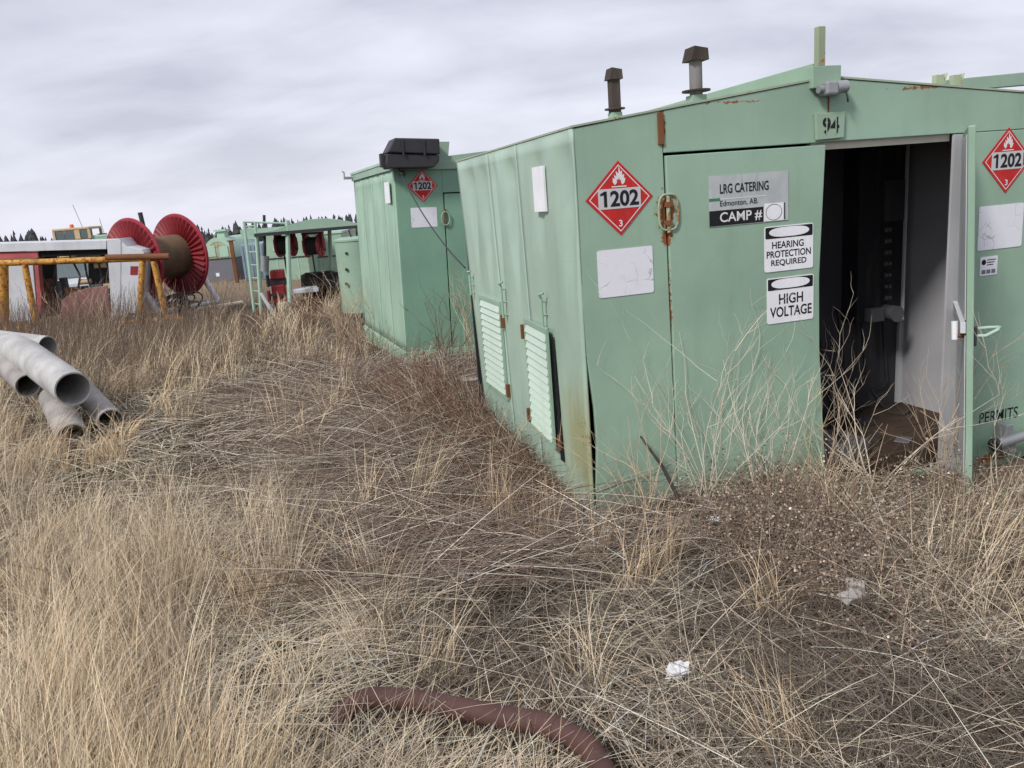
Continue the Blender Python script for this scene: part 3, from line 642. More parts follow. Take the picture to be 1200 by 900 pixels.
# black floodlight on the corner of the second shed
def fl_pt(px, py, y): x, z = loc_front(S2, px, py, y); return mw(S2) @ Vector((x, y, z))
FL = thing('floodlight', 'black box floodlight on top corner of the shut green shed', 'floodlight', fl_pt(470, 197, -.1), (0, math.radians(1.5), math.radians(19.5)))
def fq(px, py, y=0): return loc_front(FL, px, py, y)
outl = [fq(459, 163), fq(511, 164), fq(511.5, 182), fq(450.5, 180)]
MB().prism(outl, .34, Matrix.Translation((0, -.17, 0))).build('housing', M_black, FL, bevel=.015)
o2 = [fq(450.5, 181), fq(511.5, 183), fq(511, 190), fq(505, 197), fq(452, 198), fq(450, 193)]
MB().prism(o2, .30, Matrix.Translation((0, -.15, 0))).build('lens_cover', M_black, FL, bevel=.012)
q = fq(450, 186); MB().box((q[0] - .05, -.05, q[1] - .1), (q[0] - .002, .05, q[1] + .06)).build('hinge_bracket', M_black, FL, bevel=.004)
for px in (472, 497):
    q = fq(px, 173, -.172); MB().box((q[0] - .012, -.182, q[1] - .09), (q[0] + .012, -.171, q[1] + .09)).build('housing_rib', M_black, FL)
q = fq(480, 196, .16); MB().box((q[0] - .06, .1, q[1] - .02), (q[0] + .06, .3, q[1] + .05)).build('mounting_arm', M_black, FL)
c0 = mw(FL) @ Vector((*[fq(467, 198)[0]], 0, fq(467, 198)[1])); Mi2 = mw(FL).inverted()
c1 = mw(S1) @ Vector((-.02, 2.70, Q(1.0))); pts = []
for k in range(15):
    t = k / 14; p = c0.lerp(c1, t); p.z -= .22 * 4 * t * (1 - t) * .5; pts.append(Mi2 @ p)
MB().tube(pts, .008, 6).build('cable', M_black, FL, True)

# inclined roof beam on the right hand slope
ba = loc_front(S1, 1112, 99, 1.3); bb = loc_front(S1, 1200, 92, 1.3); dx_ = bb[0] - ba[0]; dz_ = bb[1] - ba[1]
e_ = (ba[0] + dx_ * 1.75, ba[1] + dz_ * 1.75)
MB().prism([(ba[0] - .15, ba[1] - .06), (e_[0], e_[1] - .055), (e_[0], e_[1] + .055), (ba[0] - .1, ba[1] + .03)], .08, Matrix.Translation((0, 1.26, 0))).build('roof_beam', M_green, S1, bevel=.004)
MB().box((e_[0] - .1, 1.265, eaveR - .1), (e_[0] - .02, 1.335, e_[1] - .056)).build('beam_post', M_green, S1)

# ------------------------------------------------------------------ canopy skid: frame, ladder, reels, engine, tank
g = ground(340, 371)
CS = thing('canopy_skid', 'open green steel skid with ladder, posts and curved canopy roof', 'skid frame', g, (0, 0, math.radians(12)))
def cq(px, py, y=0): return loc_front(CS, px, py, y)
lx0, lz0 = cq(293, 352); _, ltop = cq(286, 261); lx1, _ = cq(303, 362)
ld = MB(); 
def rail(px0, py0, px1, py1, name, r, y=0, mat=M_pale, parent=CS):
    a = cq(px0, py0, y); b = cq(px1, py1, y); return MB().tube([(a[0], y, a[1]), (b[0], y, b[1])], r, 8).build(name, mat, parent, True)
lr = rail(286, 261, 298, 366, 'ladder', .035); rail(299, 260, 306, 368, 'ladder_rail', .035, parent=lr)
for k in range(7):
    t = (k + .3) / 7; rail(286 + 12 * t, 261 + 105 * t, 299 + 7 * t, 260 + 108 * t, 'rung', .018, parent=lr)
rail(285, 260, 342, 262, 'guard_rail', .022); rail(286, 268, 300, 268, 'guard_rail', .02)
pr_ = cq(338, 374); pt_ = cq(337, 258)
rail(336.5, 258, 340.5, 374, 'post', .055)
rail(386, 268, 389, 356, 'post', .05, y=1.6); rail(300, 268, 306, 352, 'post', .05, y=1.7)
cl = cq(300, 270)[0]; cr = cq(424, 277)[0]; cz = cq(338, 272)[1]; ctop = cq(385, 261)[1]
prof = [(0, cz), (2.1, cz)]
cb = MB(); n = 10; outl = [(cl, cz), (cr, cz - .02)]
for k in range(n + 1):
    t = k / n; outl.append((cr + (cl - cr) * t, cz + .06 + .19 * math.sin(math.pi * min(1, max(0, (1 - t) * .9 + .08)))))
outl2 = [(cl + (cr - cl) * k / n, cz + .05 + (.2 * math.sin(math.pi * (k / n - .15) / .85) if k / n > .15 else 0)) for k in range(n + 1)]
MB().prism([(cl, cz), (cr, cz - .02)] + outl2[::-1], 2.1, Matrix.Translation((0, -.05, 0))).build('canopy_roof', M_green, CS, True)
MB().box((cl - .05, -.09, cz - .045), (cr, -.052, cz + .03)).build('canopy_beam', M_black, CS)
MB().box((cl - .35, -.02, cz - .02), (cl + .75, .06, cz + .14)).build('header_box', M_pale, CS)
wx0, wz0 = cq(336, 375); wx1, wz1 = cq(392, 367)
MB().tube([(wx0 - .05, -.02, wz0 - .01), (wx1, .1, wz1)], .05, 10).build('skid_pipe', M_whitesteel, CS, True)
MB().box((lx0 - .1, -.05, -.02), (cr, .0, .05)).build('skid_runner', M_rust, CS); MB().box((lx0 - .1, 1.7, -.12), (cr, 1.8, .05)).build('skid_runner', M_rust, CS)
MB().tube([(cl - .1, .0, lz0 + .15), (cl + .15, -.05, .03), (wx0 - .1, -.06, .05)], .045, 8).build('hose', M_whitesteel, CS, True)
# hose reels hung from the canopy
def hose_reel(px, py, rpx, wpx, label):
    y = .55; x, z = cq(px, py, y); rr = rpx / FPX * 18.3
    o = thing('hose_reel', label, 'hose reel', mw(CS) @ Vector((x, y, z)), (0, 0, math.radians(12 - 22)), 'hose reels under the canopy')
    w = .17
    for sx in (-1, 1):
        m = MB().tube([(sx * w - .02, 0, 0), (sx * w + .02, 0, 0)], rr, 24).build('flange', M_redsteel, o, True)
        for k in range(6):
            a = math.pi * k / 3; MB().box((sx * (w + .03) - .008, -.02, .06), (sx * (w + .03) + .008, .02, rr * .92), Matrix.Rotation(a, 4, 'X')).build('spoke', M_reddark, m)
    MB().tube([(-w, 0, 0), (w, 0, 0)], rr * .78, 20).build('coiled_hose', M_rubber, o, True)
    MB().box((-w - .1, -.05, rr + .0), (w + .1, .05, rr + .05)).build('hanger', M_redsteel, o)
    for sx in (-1, 1): MB().box((sx * (w + .07) - .02, -.05, -.05), (sx * (w + .07) + .02, .05, rr)).build('hanger_arm', M_redsteel, o)
    MB().tube([(0, -rr * .6, -rr * .4), (.02, -rr * .7, -rr - .3), (.05, -rr * .6, -rr - 1.0)], .02, 6).build('hanging_hose', M_rubber, o, True)
hose_reel(335, 287, 14.5, 18, 'red hose reel beside the front post under the canopy')
hose_reel(368, 288, 14, 22, 'red hose reel in the middle of the canopy, away from the ladder')
# engine
ex, ez = cq(326, 364, .4)
EN = thing('engine', 'dark red pump engine with tall black exhaust beside the ladder', 'engine', mw(CS) @ Vector((ex, .4, ez + .05)), (0, 0, math.radians(12)))
def eq(px, py, y=0): return loc_front(EN, px, py, y)
def ebox(name, p0, p1, mat, y0=-.2, y1=.3, bev=.03):
    a = eq(*p0); b = eq(*p1); return MB().box((min(a[0], b[0]), y0, min(a[1], b[1])), (max(a[0], b[0]), y1, max(a[1], b[1]))).build(name, mat, EN, bevel=bev)
ebox('engine_block', (318, 334), (337, 356), M_reddark); ebox('cylinder_head', (316, 317), (334, 326), M_reddark, -.15, .25); ebox('manifold', (315, 326.5), (336, 333.5), M_black, -.1, .2)
ebox('air_filter', (311, 322), (316.5, 336), M_black, -.1, .1); ebox('sump', (313, 340), (318, 352), M_redsteel, -.2, .1)
ebox('control_box', (327, 352.5), (345, 368), M_wood, -.62, -.35, .02); ebox('battery_box', (314, 357), (326, 370), M_breaker, -.3, .1, .02)
a = eq(310, 318); b = eq(310.5, 300); c_ = eq(309, 252)
MB().tube([(a[0], 0, a[1]), (b[0], 0, b[1])], .10, 12).build('muffler', M_galv, EN, True)
MB().tube([(b[0], 0, b[1]), (c_[0] + .01, 0, c_[1])], .035, 10).build('exhaust_pipe', M_black, EN, True)
for k in range(5):
    q = eq(318 + k * 4, 345); MB().tube([(q[0], -.24, q[1]), (q[0], -.2, q[1])], .035, 8).build('cap', M_black, EN, True)
# black bundle and tyres, white tray behind the post
def tyre(px, py, y, r, wd, label, rot=0.0, group='tyres under the canopy'):
    x, z = cq(px, py, y); o = thing('tyre', label, 'tyre', mw(CS) @ Vector((x, y, z)), (0, 0, math.radians(12) + rot), group)
    pr = [(r * .58, -wd * .42), (r * .9, -wd * .5), (r, -wd * .4), (r, wd * .4), (r * .9, wd * .5), (r * .58, wd * .42)]; n = 28; vs = []; fs = []
    for k in range(n):
        a = 2 * math.pi * k / n
        for q_, (rr, w) in enumerate(pr): vs.append((w, rr * math.cos(a), rr * math.sin(a)))
    m = len(pr)
    for k in range(n):
        for q_ in range(m): fs.append((k * m + q_, k * m + (q_ + 1) % m, ((k + 1) % n) * m + (q_ + 1) % m, ((k + 1) % n) * m + q_))
    MB().add(vs, fs).build('carcass', M_rubber, o, True)
    for k in range(20):
        a = 2 * math.pi * k / 20; MB().box((-wd * .38, -.03, r - .005), (wd * .38, .03, r + .02), Matrix.Rotation(a, 4, 'X')).build('tread_lug', M_rubber, o)
    return o
tyre(375, 333, 1.2, .30, .9, 'wide black tyre standing behind the white tray')
tyre(393, 336, 1.0, .34, .5, 'black tyre standing against the green tank', .15)
q = cq(360, 340, .5)
wt = MB().box((q[0] - .32, .3, q[1] - .05), (q[0] + .28, .9, q[1] + .06)).build('white_tray', M_whitesteel, None, bevel=.02)
wt.matrix_world = mw(CS); tag(wt, 'white metal tray lying on black tarp under the canopy', 'tray')
tp = MB(); r3 = random.Random(9); N = 12; vs = []
q0 = cq(346, 350, .2); q1 = cq(398, 350, .2)
for j in range(N + 1):
    for i in range(N + 1):
        t, s_ = i / N, j / N; h = (.32 * math.sin(math.pi * min(1, t * .9 + .1)) ** .5 * math.sin(math.pi * s_) ** .5 + r3.uniform(-.05, .05)) if 0 < j < N and 0 < i < N else -.05
        vs.append((q0[0] + (q1[0] - q0[0]) * t, .15 + 1.2 * s_, .02 + h))
tp.add(vs, [(j * (N + 1) + i, j * (N + 1) + i + 1, (j + 1) * (N + 1) + i + 1, (j + 1) * (N + 1) + i) for j in range(N) for i in range(N)])
to = tp.build('black_tarp', M_rubber, None); to.matrix_world = mw(CS); tag(to, 'crumpled black tarp heaped on the ground below the canopy', 'tarp')
# green tank at the right end
g = ground(410, 366)
g = at_y(413, 362, 16.6); TK = thing('storage_tank', 'upright round green steel tank beside the canopy', 'tank', (g.x, g.y, g.z - .1), (0, 0, math.radians(12)))
def tq(px, py, y=0): return loc_front(TK, px, py, y)
th_ = tq(411, 283)[1]; tr_ = .42; TX = tq(397.5, 320)[0] + tr_ - .02
MB().tube([(TX, tr_, 0), (TX, tr_, th_)], tr_, 36).build('tank_shell', M_green, TK, True)
MB().tube([(TX, tr_, th_ + .001), (TX, tr_, th_ + .04), (TX, tr_, th_ + .08)], [tr_ + .015, tr_ + .015, tr_ * .7], 36).build('tank_lid', M_green, TK, True)
for py in (297, 316, 333):
    q = tq(406, py); MB().tube([(q[0], .16, q[1]), (q[0], .02, q[1])], .03, 8).build('stud', M_black, TK, True)
q = tq(412, 270); MB().tube([(q[0], tr_, th_ + .05), (q[0] - .05, tr_, th_ + .22), (q[0] + .1, tr_, th_ + .3), (q[0] + .15, tr_, th_ + .05)], .02, 6).build('fill_pipe', M_black, TK, True)

# ------------------------------------------------------------------ red cable reel
g = at_y(186, 362, 21.6)
RL = thing('cable_reel', 'big red steel cable reel with ribbed flanges and brown drum', 'cable reel', (g.x, g.y, g.z), (0, 0, 0))
RR = 1.07
axis_ang = math.radians(-37 + 0)          # axis turned towards the camera at its left end
cA = at_y(156.5, 306.5, 20.9) - g; cB = at_y(211, 306, 21.9) - g
ax = (cB - cA).normalized(); ln = (cB - cA).length
fw_ = Vector((-.62, -.78, 0)).normalized()   # flange faces look to the viewer's left
ax = Vector((math.cos(math.radians(60)), math.sin(math.radians(60)), 0)); cA = Vector(cA); cB = cA + ax * 1.42 + Vector((0, 0, .03))
Mx = Matrix((ax, Vector((-ax.y, ax.x, 0)), Vector((0, 0, 1)))).transposed().to_4x4()
rib_me = None
for c_, nm in ((cA, 0), (cB, 1)):
    M = Matrix.Translation(c_) @ Mx
    b = MB(); n = 48; vs = []
    for (rr, xx) in ((.30, -.02), (RR, -.02), (RR, .05), (.30, .05)):
        vs += [M @ Vector((xx, rr * math.cos(2 * math.pi * k / n), rr * math.sin(2 * math.pi * k / n))) for k in range(n)]
    b.add(vs, [(i * n + k, i * n + (k + 1) % n, ((i + 1) % 4) * n + (k + 1) % n, ((i + 1) % 4) * n + k) for i in range(4) for k in range(n)])
    fl = b.build('flange', M_redsteel, RL, True)
    rim = MB().tube([M @ Vector((.015, RR * math.cos(2 * math.pi * k / n), RR * math.sin(2 * math.pi * k / n))) for k in range(n + 1)], .04, 6, cap=False).build('rim', M_redsteel, fl, True)
    for k in range(40):
        if rib_me is None:
            rib_me = MB().add([(-.025, -.045, .42), (-.025, .045, .42), (-.085, 0, .42), (-.025, -.06, RR - .04), (-.025, .06, RR - .04), (-.075, 0, RR - .04)], [(0, 1, 2), (3, 5, 4), (0, 2, 5, 3), (1, 4, 5, 2), (0, 3, 4, 1)]).mesh('rib')
        o = link('rib', rib_me, M_reddark, fl); o.matrix_local = M @ Matrix.Rotation(2 * math.pi * k / 40, 4, 'X')  # ribs in darker red: shading of the ridges put into the colour
MB().tube([cA + ax * .05, cB - ax * .02], .56, 32).build('drum', M_drum, RL, True)
MB().tube([cA - ax * .35, cB + ax * .35], .07, 12).build('axle', M_rust, RL, True)
base_z = .02
for c_, off in ((cA - ax * .25, 0), (cB + ax * .25, 1)):
    d = Vector((-ax.y, ax.x, 0))
    for sg in (-1, 1):
        MB().tube([c_ + d * .05 * sg, Vector((c_.x, c_.y, .05)) + d * .95 * sg], .075, 8).build('stand_leg', M_whitesteel, RL)
a = cA - ax * .25; b = cB + ax * .25; d = Vector((-ax.y, ax.x, 0))
for sg in (-1, 1):
    MB().tube([Vector((a.x, a.y, .05)) + d * .95 * sg, Vector((b.x, b.y, .05)) + d * .95 * sg], .06, 8).build('stand_beam', M_whitesteel, RL)
for c_ in (a, b): MB().tube([Vector((c_.x, c_.y, .05)) + d * 1.0, Vector((c_.x, c_.y, .05)) - d * 1.0], .06, 8).build('stand_beam', M_whitesteel, RL)
# white skid beam in front of the reel
p0 = ground(198, 371); p1 = ground(284, 357)
bm_ = MB().tube([p0 + Vector((0, 0, .06)), p1 + Vector((0, 0, .06))], .065, 8).build('steel_beam', M_cream); tag(bm_, 'pale steel beam lying on the grass in front of the red reel', 'beam')
# rope heap under the reel
tg = MB(); r4 = random.Random(2); q = at_y(205, 348, 20.6)
for k in range(16):
    c0 = q + Vector((r4.uniform(-.35, .35), r4.uniform(-.2, .2), r4.uniform(-.3, -.1))); rr = r4.uniform(.15, .35); tl = r4.uniform(-.7, .7); ph = r4.uniform(0, 6)
    tg.tube([c0 + Vector((rr * math.cos(a_ + ph), .3 * rr * math.sin(a_) + tl * .1, rr * .7 * math.sin(a_ + ph + tl))) for a_ in [k2 * .45 for k2 in range(12)]], .022, 5)
tg = tg.build('cable_tangle', M_rubber, None, True); tag(tg, 'tangle of old black cable below the red reel', 'cable')

# ------------------------------------------------------------------ white steel frame with red side
g = ground(140, 369)
WF = thing('machine_frame', 'white steel machine frame with red lower side in front of the reel', 'machine frame', at_y(140, 374, 19.8), (0, 0, math.radians(6)))
def wq(px, py, y=0): return loc_front(WF, px, py, y)
def wpoly(name, pts, mat, th, y=0, bev=.01, parent=WF):
    return MB().prism([wq(px, py, y) for px, py in pts], th, Matrix.Translation((0, y, 0))).build(name, mat, parent, bevel=bev)
wpoly('top_beam', [(-60, 287), (124.6, 281.5), (124.6, 292), (-60, 297)], M_whitesteel, 1.2)
ec = wpoly('end_column', [(125, 281), (139, 279.5), (149, 289), (166, 292.5), (169, 296), (163, 366), (131, 372)], M_whitesteel, 1.2)
wpoly('column_seam', [(141, 282), (142, 282), (141, 372), (140, 372)], M_signgrey, .004, -.008, 0, ec)
wpoly('red_label', [(153, 312), (161.5, 312), (161, 322), (152.5, 322)], M_redsteel, .005, -.012, 0, ec)
wpoly('red_band', [(-60, 297.5), (44, 295), (45, 302.5), (-60, 305)], M_redlt, .3, .05)
wpoly('side_plate', [(-60, 306), (38, 303.5), (44, 375), (-60, 383)], M_whitesteel, .25, .1)
wpoly('red_post', [(39.5, 303), (44, 303), (49, 356), (45, 374)], M_redlt, .2, .08)
wpoly('red_lower_side', [(72, 352), (84, 343), (100, 338), (124, 335), (131, 372), (70, 377)], M_redfade, .15, .2)
wpoly('beam_shadow_block', [(45.5, 293.8), (124.4, 292.3), (124.4, 299), (46, 301)], M_dark, .8, .1, 0)  # near-black block, painted shadow beneath the top beam
wpoly('added_dark_panel', [(45, 301.5), (64, 300), (66, 340), (51, 348)], M_black, .1, .9, 0)  # dark panels added so the opening through the frame reads dark
wpoly('added_dark_panel', [(103, 299), (126, 298), (127, 332), (104, 334)], M_black, .1, .9, 0)
for px, py in ((118, 311), (100, 330)):
    q = wq(px, py, .6); MB().tube([(q[0] - .14, .6, q[1]), (q[0] + .14, .6, q[1])], .07, 10).build('cylinder', M_tan, WF, True)
q = wq(88, 302, .5); MB().tube([(q[0] - .5, .5, q[1]), (q[0] + .6, .5, q[1] + .02)], .03, 8).build('rail', M_cream, WF, True)
r6 = random.Random(12)
for k in range(7):
    px = 50 + k * 7 + r6.uniform(-2, 2); q = wq(px, 350 - r6.uniform(0, 10), .7); hh = r6.uniform(.15, .5)
    MB().box((q[0] - r6.uniform(.06, .2), .6, q[1] - .5), (q[0] + r6.uniform(.06, .2), .85, q[1] + hh)).build('machine_block', (M_black, M_rust, M_darkrust, M_breaker)[k % 4], WF, bevel=.03)
for k in range(5):
    q = wq(50 + k * 16, 300, .5); MB().tube([(q[0], .5, q[1]), (q[0] + r6.uniform(-.2, .2), .55, q[1] - .5), (q[0] + r6.uniform(-.3, .3), .5, q[1] - 1.1)], .025, 6).build('hanging_hose', M_black, WF, True)
# ------------------------------------------------------------------ yellow pipe frames
g = ground(120, 376)
YF = thing('pipe_rack', 'rusty yellow steel pipe rack standing in tall dry grass', 'pipe rack', at_y(120, 378, 18.6), (0, 0, math.radians(3)))
def yq(px, py, y=0): x, z = loc_front(YF, px, py, y); return Vector((x, y, z))
MB().tube([yq(-80, 311), yq(60, 306.5), yq(176, 302.5)], .07, 12).build('top_pipe', M_yellow, YF, True)
MB().tube([yq(125, 303.5) + Vector((0, -.02, .03)), yq(199, 300.5) + Vector((0, -.02, 0))], .075, 12).build('rusty_pipe_end', M_rust, YF, True)
for nm, a, b, r_ in (('leg', (167, 306), (163.5, 374), .07), ('leg', (180, 306), (195, 372), .07), ('leg', (29, 310), (42, 378), .07), ('leg', (3, 311), (4, 386), .12), ('brace', (-60, 312), (-45, 390), .08)):
    MB().tube([yq(*a), yq(*b)], r_, 10).build(nm, M_yellow, YF, True)
MB().tube([yq(140, 379), yq(213, 373)], .06, 8).build('foot_rail', M_yellow, YF, True); MB().tube([yq(-60, 392), yq(36, 384)], .06, 8).build('foot_rail', M_yellow, YF, True)
MB().tube([yq(195, 372), yq(205, 371, -.6)], .05, 8).build('foot_rail', M_yellow, YF, True)
MB().tube([yq(4, 386), yq(37, 389, -.8)], .055, 8).build('foot_rail', M_yellow, YF, True)

# ------------------------------------------------------------------ vehicles behind
g = at_y(92, 320, 34); gzv = float(gz(g.x, 34))
LD = thing('loader', 'tan machine cab with orange beacon rising behind the white frame', 'loader', (g.x, 34, gzv), (0, 0, math.radians(8)))
def lq(px, py, y=0): x, z = loc_front(LD, px, py, y); return x, z
x0, zt = lq(66, 269); x1, _ = lq(110, 269); _, zb = lq(66, 282)
MB().box((x0, -.5, zt - .08), (x1, 1.0, zt + .02)).build('cab_roof', M_tan, LD, bevel=.03)
MB().box((x0 + .05, -.45, zb - 1.0), (x1 - .05, .95, zb - .0)).build('cab_lower', M_tan, LD, bevel=.04)
w_ = x1 - x0
for a, b in ((.0, .06), (.58, .72), (.93, 1.0)):
    MB().box((x0 + a * w_, -.5, zb + .001), (x0 + b * w_, -.42, zt - .081)).build('pillar', M_tan, LD); MB().box((x0 + a * w_, .92, zb + .001), (x0 + b * w_, 1.0, zt - .081)).build('pillar', M_tan, LD)
for a, b in ((.061, .30), (.31, .579), (.721, .929)): MB().box((x0 + a * w_, -.47, zb + .001), (x0 + b * w_, -.45, zt - .081)).build('window', M_glass, LD)
bx_ = lq(82, 266); MB().tube([(bx_[0], .2, zt + .021), (bx_[0], .2, zt + .16)], [.09, .07], 10).build('beacon', M_orange, LD, True)
MB().box((x0 - 2.2, -.5, .7), (x0 + .04, .9, zb - .35)).build('hood', M_tan, LD, bevel=.06); MB().box((x1 - .04, -.4, .7), (x1 + .9, .9, zb + .1)).build('rear_deck', M_green, LD, bevel=.05)
for xx in (x0 - 1.6, x1 + .2):
    for yv in (-.75, 1.0):
        wl = MB().tube([(xx, yv, .7), (xx, yv + .4, .7)], .7, 24).build('wheel', M_rubber, LD, True); MB().tube([(xx, yv - .01, .7), (xx, yv + .41, .7)], .32, 16).build('rim', M_tan, wl, True)
q = lq(118, 275); MB().box((q[0] - .12, .1, zb - .1), (q[0] + .1, .5, q[1] + .05)).build('light_bar', M_black, LD)
MB().tube([(lq(94, 268)[0], .3, zt), (lq(83, 245)[0], .3, zt + .95)], .01, 5).build('antenna', M_black, LD); MB().tube([(lq(120, 276)[0], .3, zb), (lq(114, 258)[0], .3, zb + .75)], .01, 5).build('antenna', M_black, LD)

g = at_y(88, 352, 30); gzv = float(gz(g.x, 30))
PK = thing('pickup_truck', 'white pickup truck seen through the white frame', 'pickup truck', (g.x, 30, gzv), (0, 0, math.radians(-60)))
prof = [(-2.6, .45), (2.5, .45), (2.6, .7), (2.55, 1.02), (1.35, 1.12), (-.5, 1.12), (-.52, 1.08), (-2.6, 1.08)]
MB().prism(prof, 1.8, Matrix.Translation((0, -.9, 0))).build('body', M_whitesteel, PK, bevel=.06)
MB().prism([(-.45, 1.121), (1.3, 1.121), (.55, 1.72), (-.25, 1.75)], 1.56, Matrix.Translation((0, -.78, 0))).build('cab', M_whitesteel, PK, bevel=.05)
MB().add([(1.26, -.68, 1.17), (1.26, .68, 1.17), (.60, .62, 1.70), (.60, -.62, 1.70)], [(0, 1, 2, 3)]).build('windscreen', M_glass, PK)
for v in PK.children[-1].data.vertices: v.co.x += .03
for sy in (-1, 1):
    MB().add([(-.3, sy * .786, 1.18), (1.05, sy * .786, 1.18), (.52, sy * .786, 1.64), (-.2, sy * .786, 1.66)], [(0, 1, 2, 3)]).build('side_window', M_glass, PK)
    MB().box((2.56, sy * .65 - .16, .72), (2.62, sy * .65 + .16, .92)).build('headlight', M_glass, PK, bevel=.02)
    for xx in (-1.7, 1.7):
        wl = MB().tube([(xx, sy * .72, .38), (xx, sy * .94, .38)], .38, 20).build('wheel', M_rubber, PK, True); MB().tube([(xx, sy * .73, .38), (xx, sy * .95, .38)], .2, 14).build('rim', M_galv, wl, True)
MB().box((2.58, -.4, .62), (2.63, .4, .9)).build('grille', M_black, PK)

# exhaust stack behind the reel
a = at_y(164, 249, 26); gzv = float(gz(a.x, 26))
st = MB(); st.tube([(a.x + .1, 26, gzv), (a.x + .06, 26, a.z - .9)], .16, 12); st.tube([(a.x + .06, 26, a.z - .9), (a.x, 26, a.z)], .07, 10)
tag(st.build('exhaust_stack', M_black, None, True), 'thin black exhaust stack rising behind the red reel', 'exhaust stack')

# ------------------------------------------------------------------ far sheds and tanks
def far(name, label, cat, px, py, d, rz=0):
    g = at_y(px, py, d); return thing(name, label, cat, (g.x, d, float(gz(g.x, d))), (0, 0, rz))
AR = far('arched_tank', 'round-topped pale green tank with rust patches on a grey box', 'tank', 258, 328, 42)
def aq(px, py): return loc_front(AR, px, py)
x0 = aq(238, 300)[0]; x1 = aq(275, 300)[0]; zmid = aq(258, 303)[1]; ztop = aq(258, 278)[1]; r_ = (x1 - x0) / 2; cx_ = (x0 + x1) / 2
arch = [(cx_ + r_ * math.cos(math.pi * k / 20), zmid + (ztop - zmid) * math.sin(math.pi * k / 20)) for k in range(21)]
MB().prism(arch, 5, Matrix.Translation((0, 0, 0))).build('arched_shell', M_pale, AR, True)
MB().prism([(cx_ + (x - cx_) * .82, zmid + .02 + (z - zmid) * .8) for x, z in arch], .02, Matrix.Translation((0, -.03, 0))).build('end_face', M_rustgreen, AR)
MB().box((x0 + .05, .05, 0), (x1 - .05, 4.9, zmid - .002)).build('grey_base', M_greysh, AR)
vb = aq(251, 272); MB().box((vb[0] - .18, .8, ztop - .12), (vb[0] + .25, 1.4, vb[1] + .0)).build('vent_box', M_pale, AR, bevel=.03); MB().box((vb[0] - .28, .7, vb[1] + .001), (vb[0] + .35, 1.5, vb[1] + .1)).build('vent_cap', M_pale, AR)
q = aq(255, 322); MB().box((q[0] - .09, .03, q[1] - .09), (q[0] + .09, .049, q[1] + .09)).build('white_label', M_white, AR)
for px in (248, 263):
    q = aq(px, 294); MB().box((q[0] - .25, -.06, q[1] - .3), (q[0] + .2, -.031, q[1] + .25)).build('hatch', M_pale, AR)
BC = far('blue_container', 'blue-grey steel container standing behind the ladder', 'container', 294, 326, 40)
x0, z1 = loc_front(BC, 281, 287); x1, _ = loc_front(BC, 308, 287)
MB().box((x0, 0, 0), (x1, 4, z1)).build('body', M_blue, BC, bevel=.03)
for k in range(6):
    xx = x0 + (x1 - x0) * (k + .5) / 6; MB().box((xx - .03, -.03, .1), (xx + .03, -.001, z1 - .1)).build('corrugation', M_blue, BC)
RP = far('steel_post', 'rust-red steel post between the arched tank and blue container', 'post', 277.5, 328, 39)
z1 = loc_front(RP, 277.5, 282)[1]; MB().box((-.09, -.05, 0), (.09, .05, z1)).build('upright', M_rust, RP, bevel=.01); MB().box((-.16, -.08, z1 + .001), (.16, .08, z1 + .04)).build('cap_plate', M_rust, RP)
def far_box(px0, px1, pyt, pyb, d, label, mat, extra):
    o = far('storage_container', label, 'container', (px0 + px1) / 2, pyb, d)
    x0, z1 = loc_front(o, px0, pyt); x1, _ = loc_front(o, px1, pyt)
    MB().box((x0, 0, 0), (x1, 4, z1)).build('body', mat, o, bevel=.03)
    MB().box((x0 - .04, -.05, z1 + .001), (x1 + .04, 4.05, z1 + .1)).build('roof', M_pale, o)
    MB().box((x0, -.03, z1 * .45), (x1, -.001, z1 * .45 + .06)).build('trim_rail', M_black, o)
    for k in range(1, 4): xx = x0 + (x1 - x0) * k / 4; MB().box((xx - .02, -.02, .05), (xx + .02, -.001, z1 * .45 - .01)).build('seam_bar', M_pale, o)
    if extra:
        q = loc_front(o, *extra); MB().box((q[0] - .14, -.03, q[1] - .14), (q[0] + .14, -.001, q[1] + .14)).build('white_label', M_white, o)
    return o
far_box(308, 357, 272, 322, 37, 'green storage container with white label behind the engine', M_green, (324, 290))
far_box(362, 400, 276, 322, 39, 'green storage container behind the hose reels, next to the tank', M_green, None)
o = far('storage_container', 'pale distant container at the left edge beyond the white frame', 'container', -10, 300, 60); MB().box((-2.5, 0, 0), (2.5, 2.4, 2.4)).build('body', M_whitesteel, o, bevel=.03); MB().box((-2.55, -.05, 2.401), (2.55, 2.45, 2.5)).build('roof', M_greysh, o)

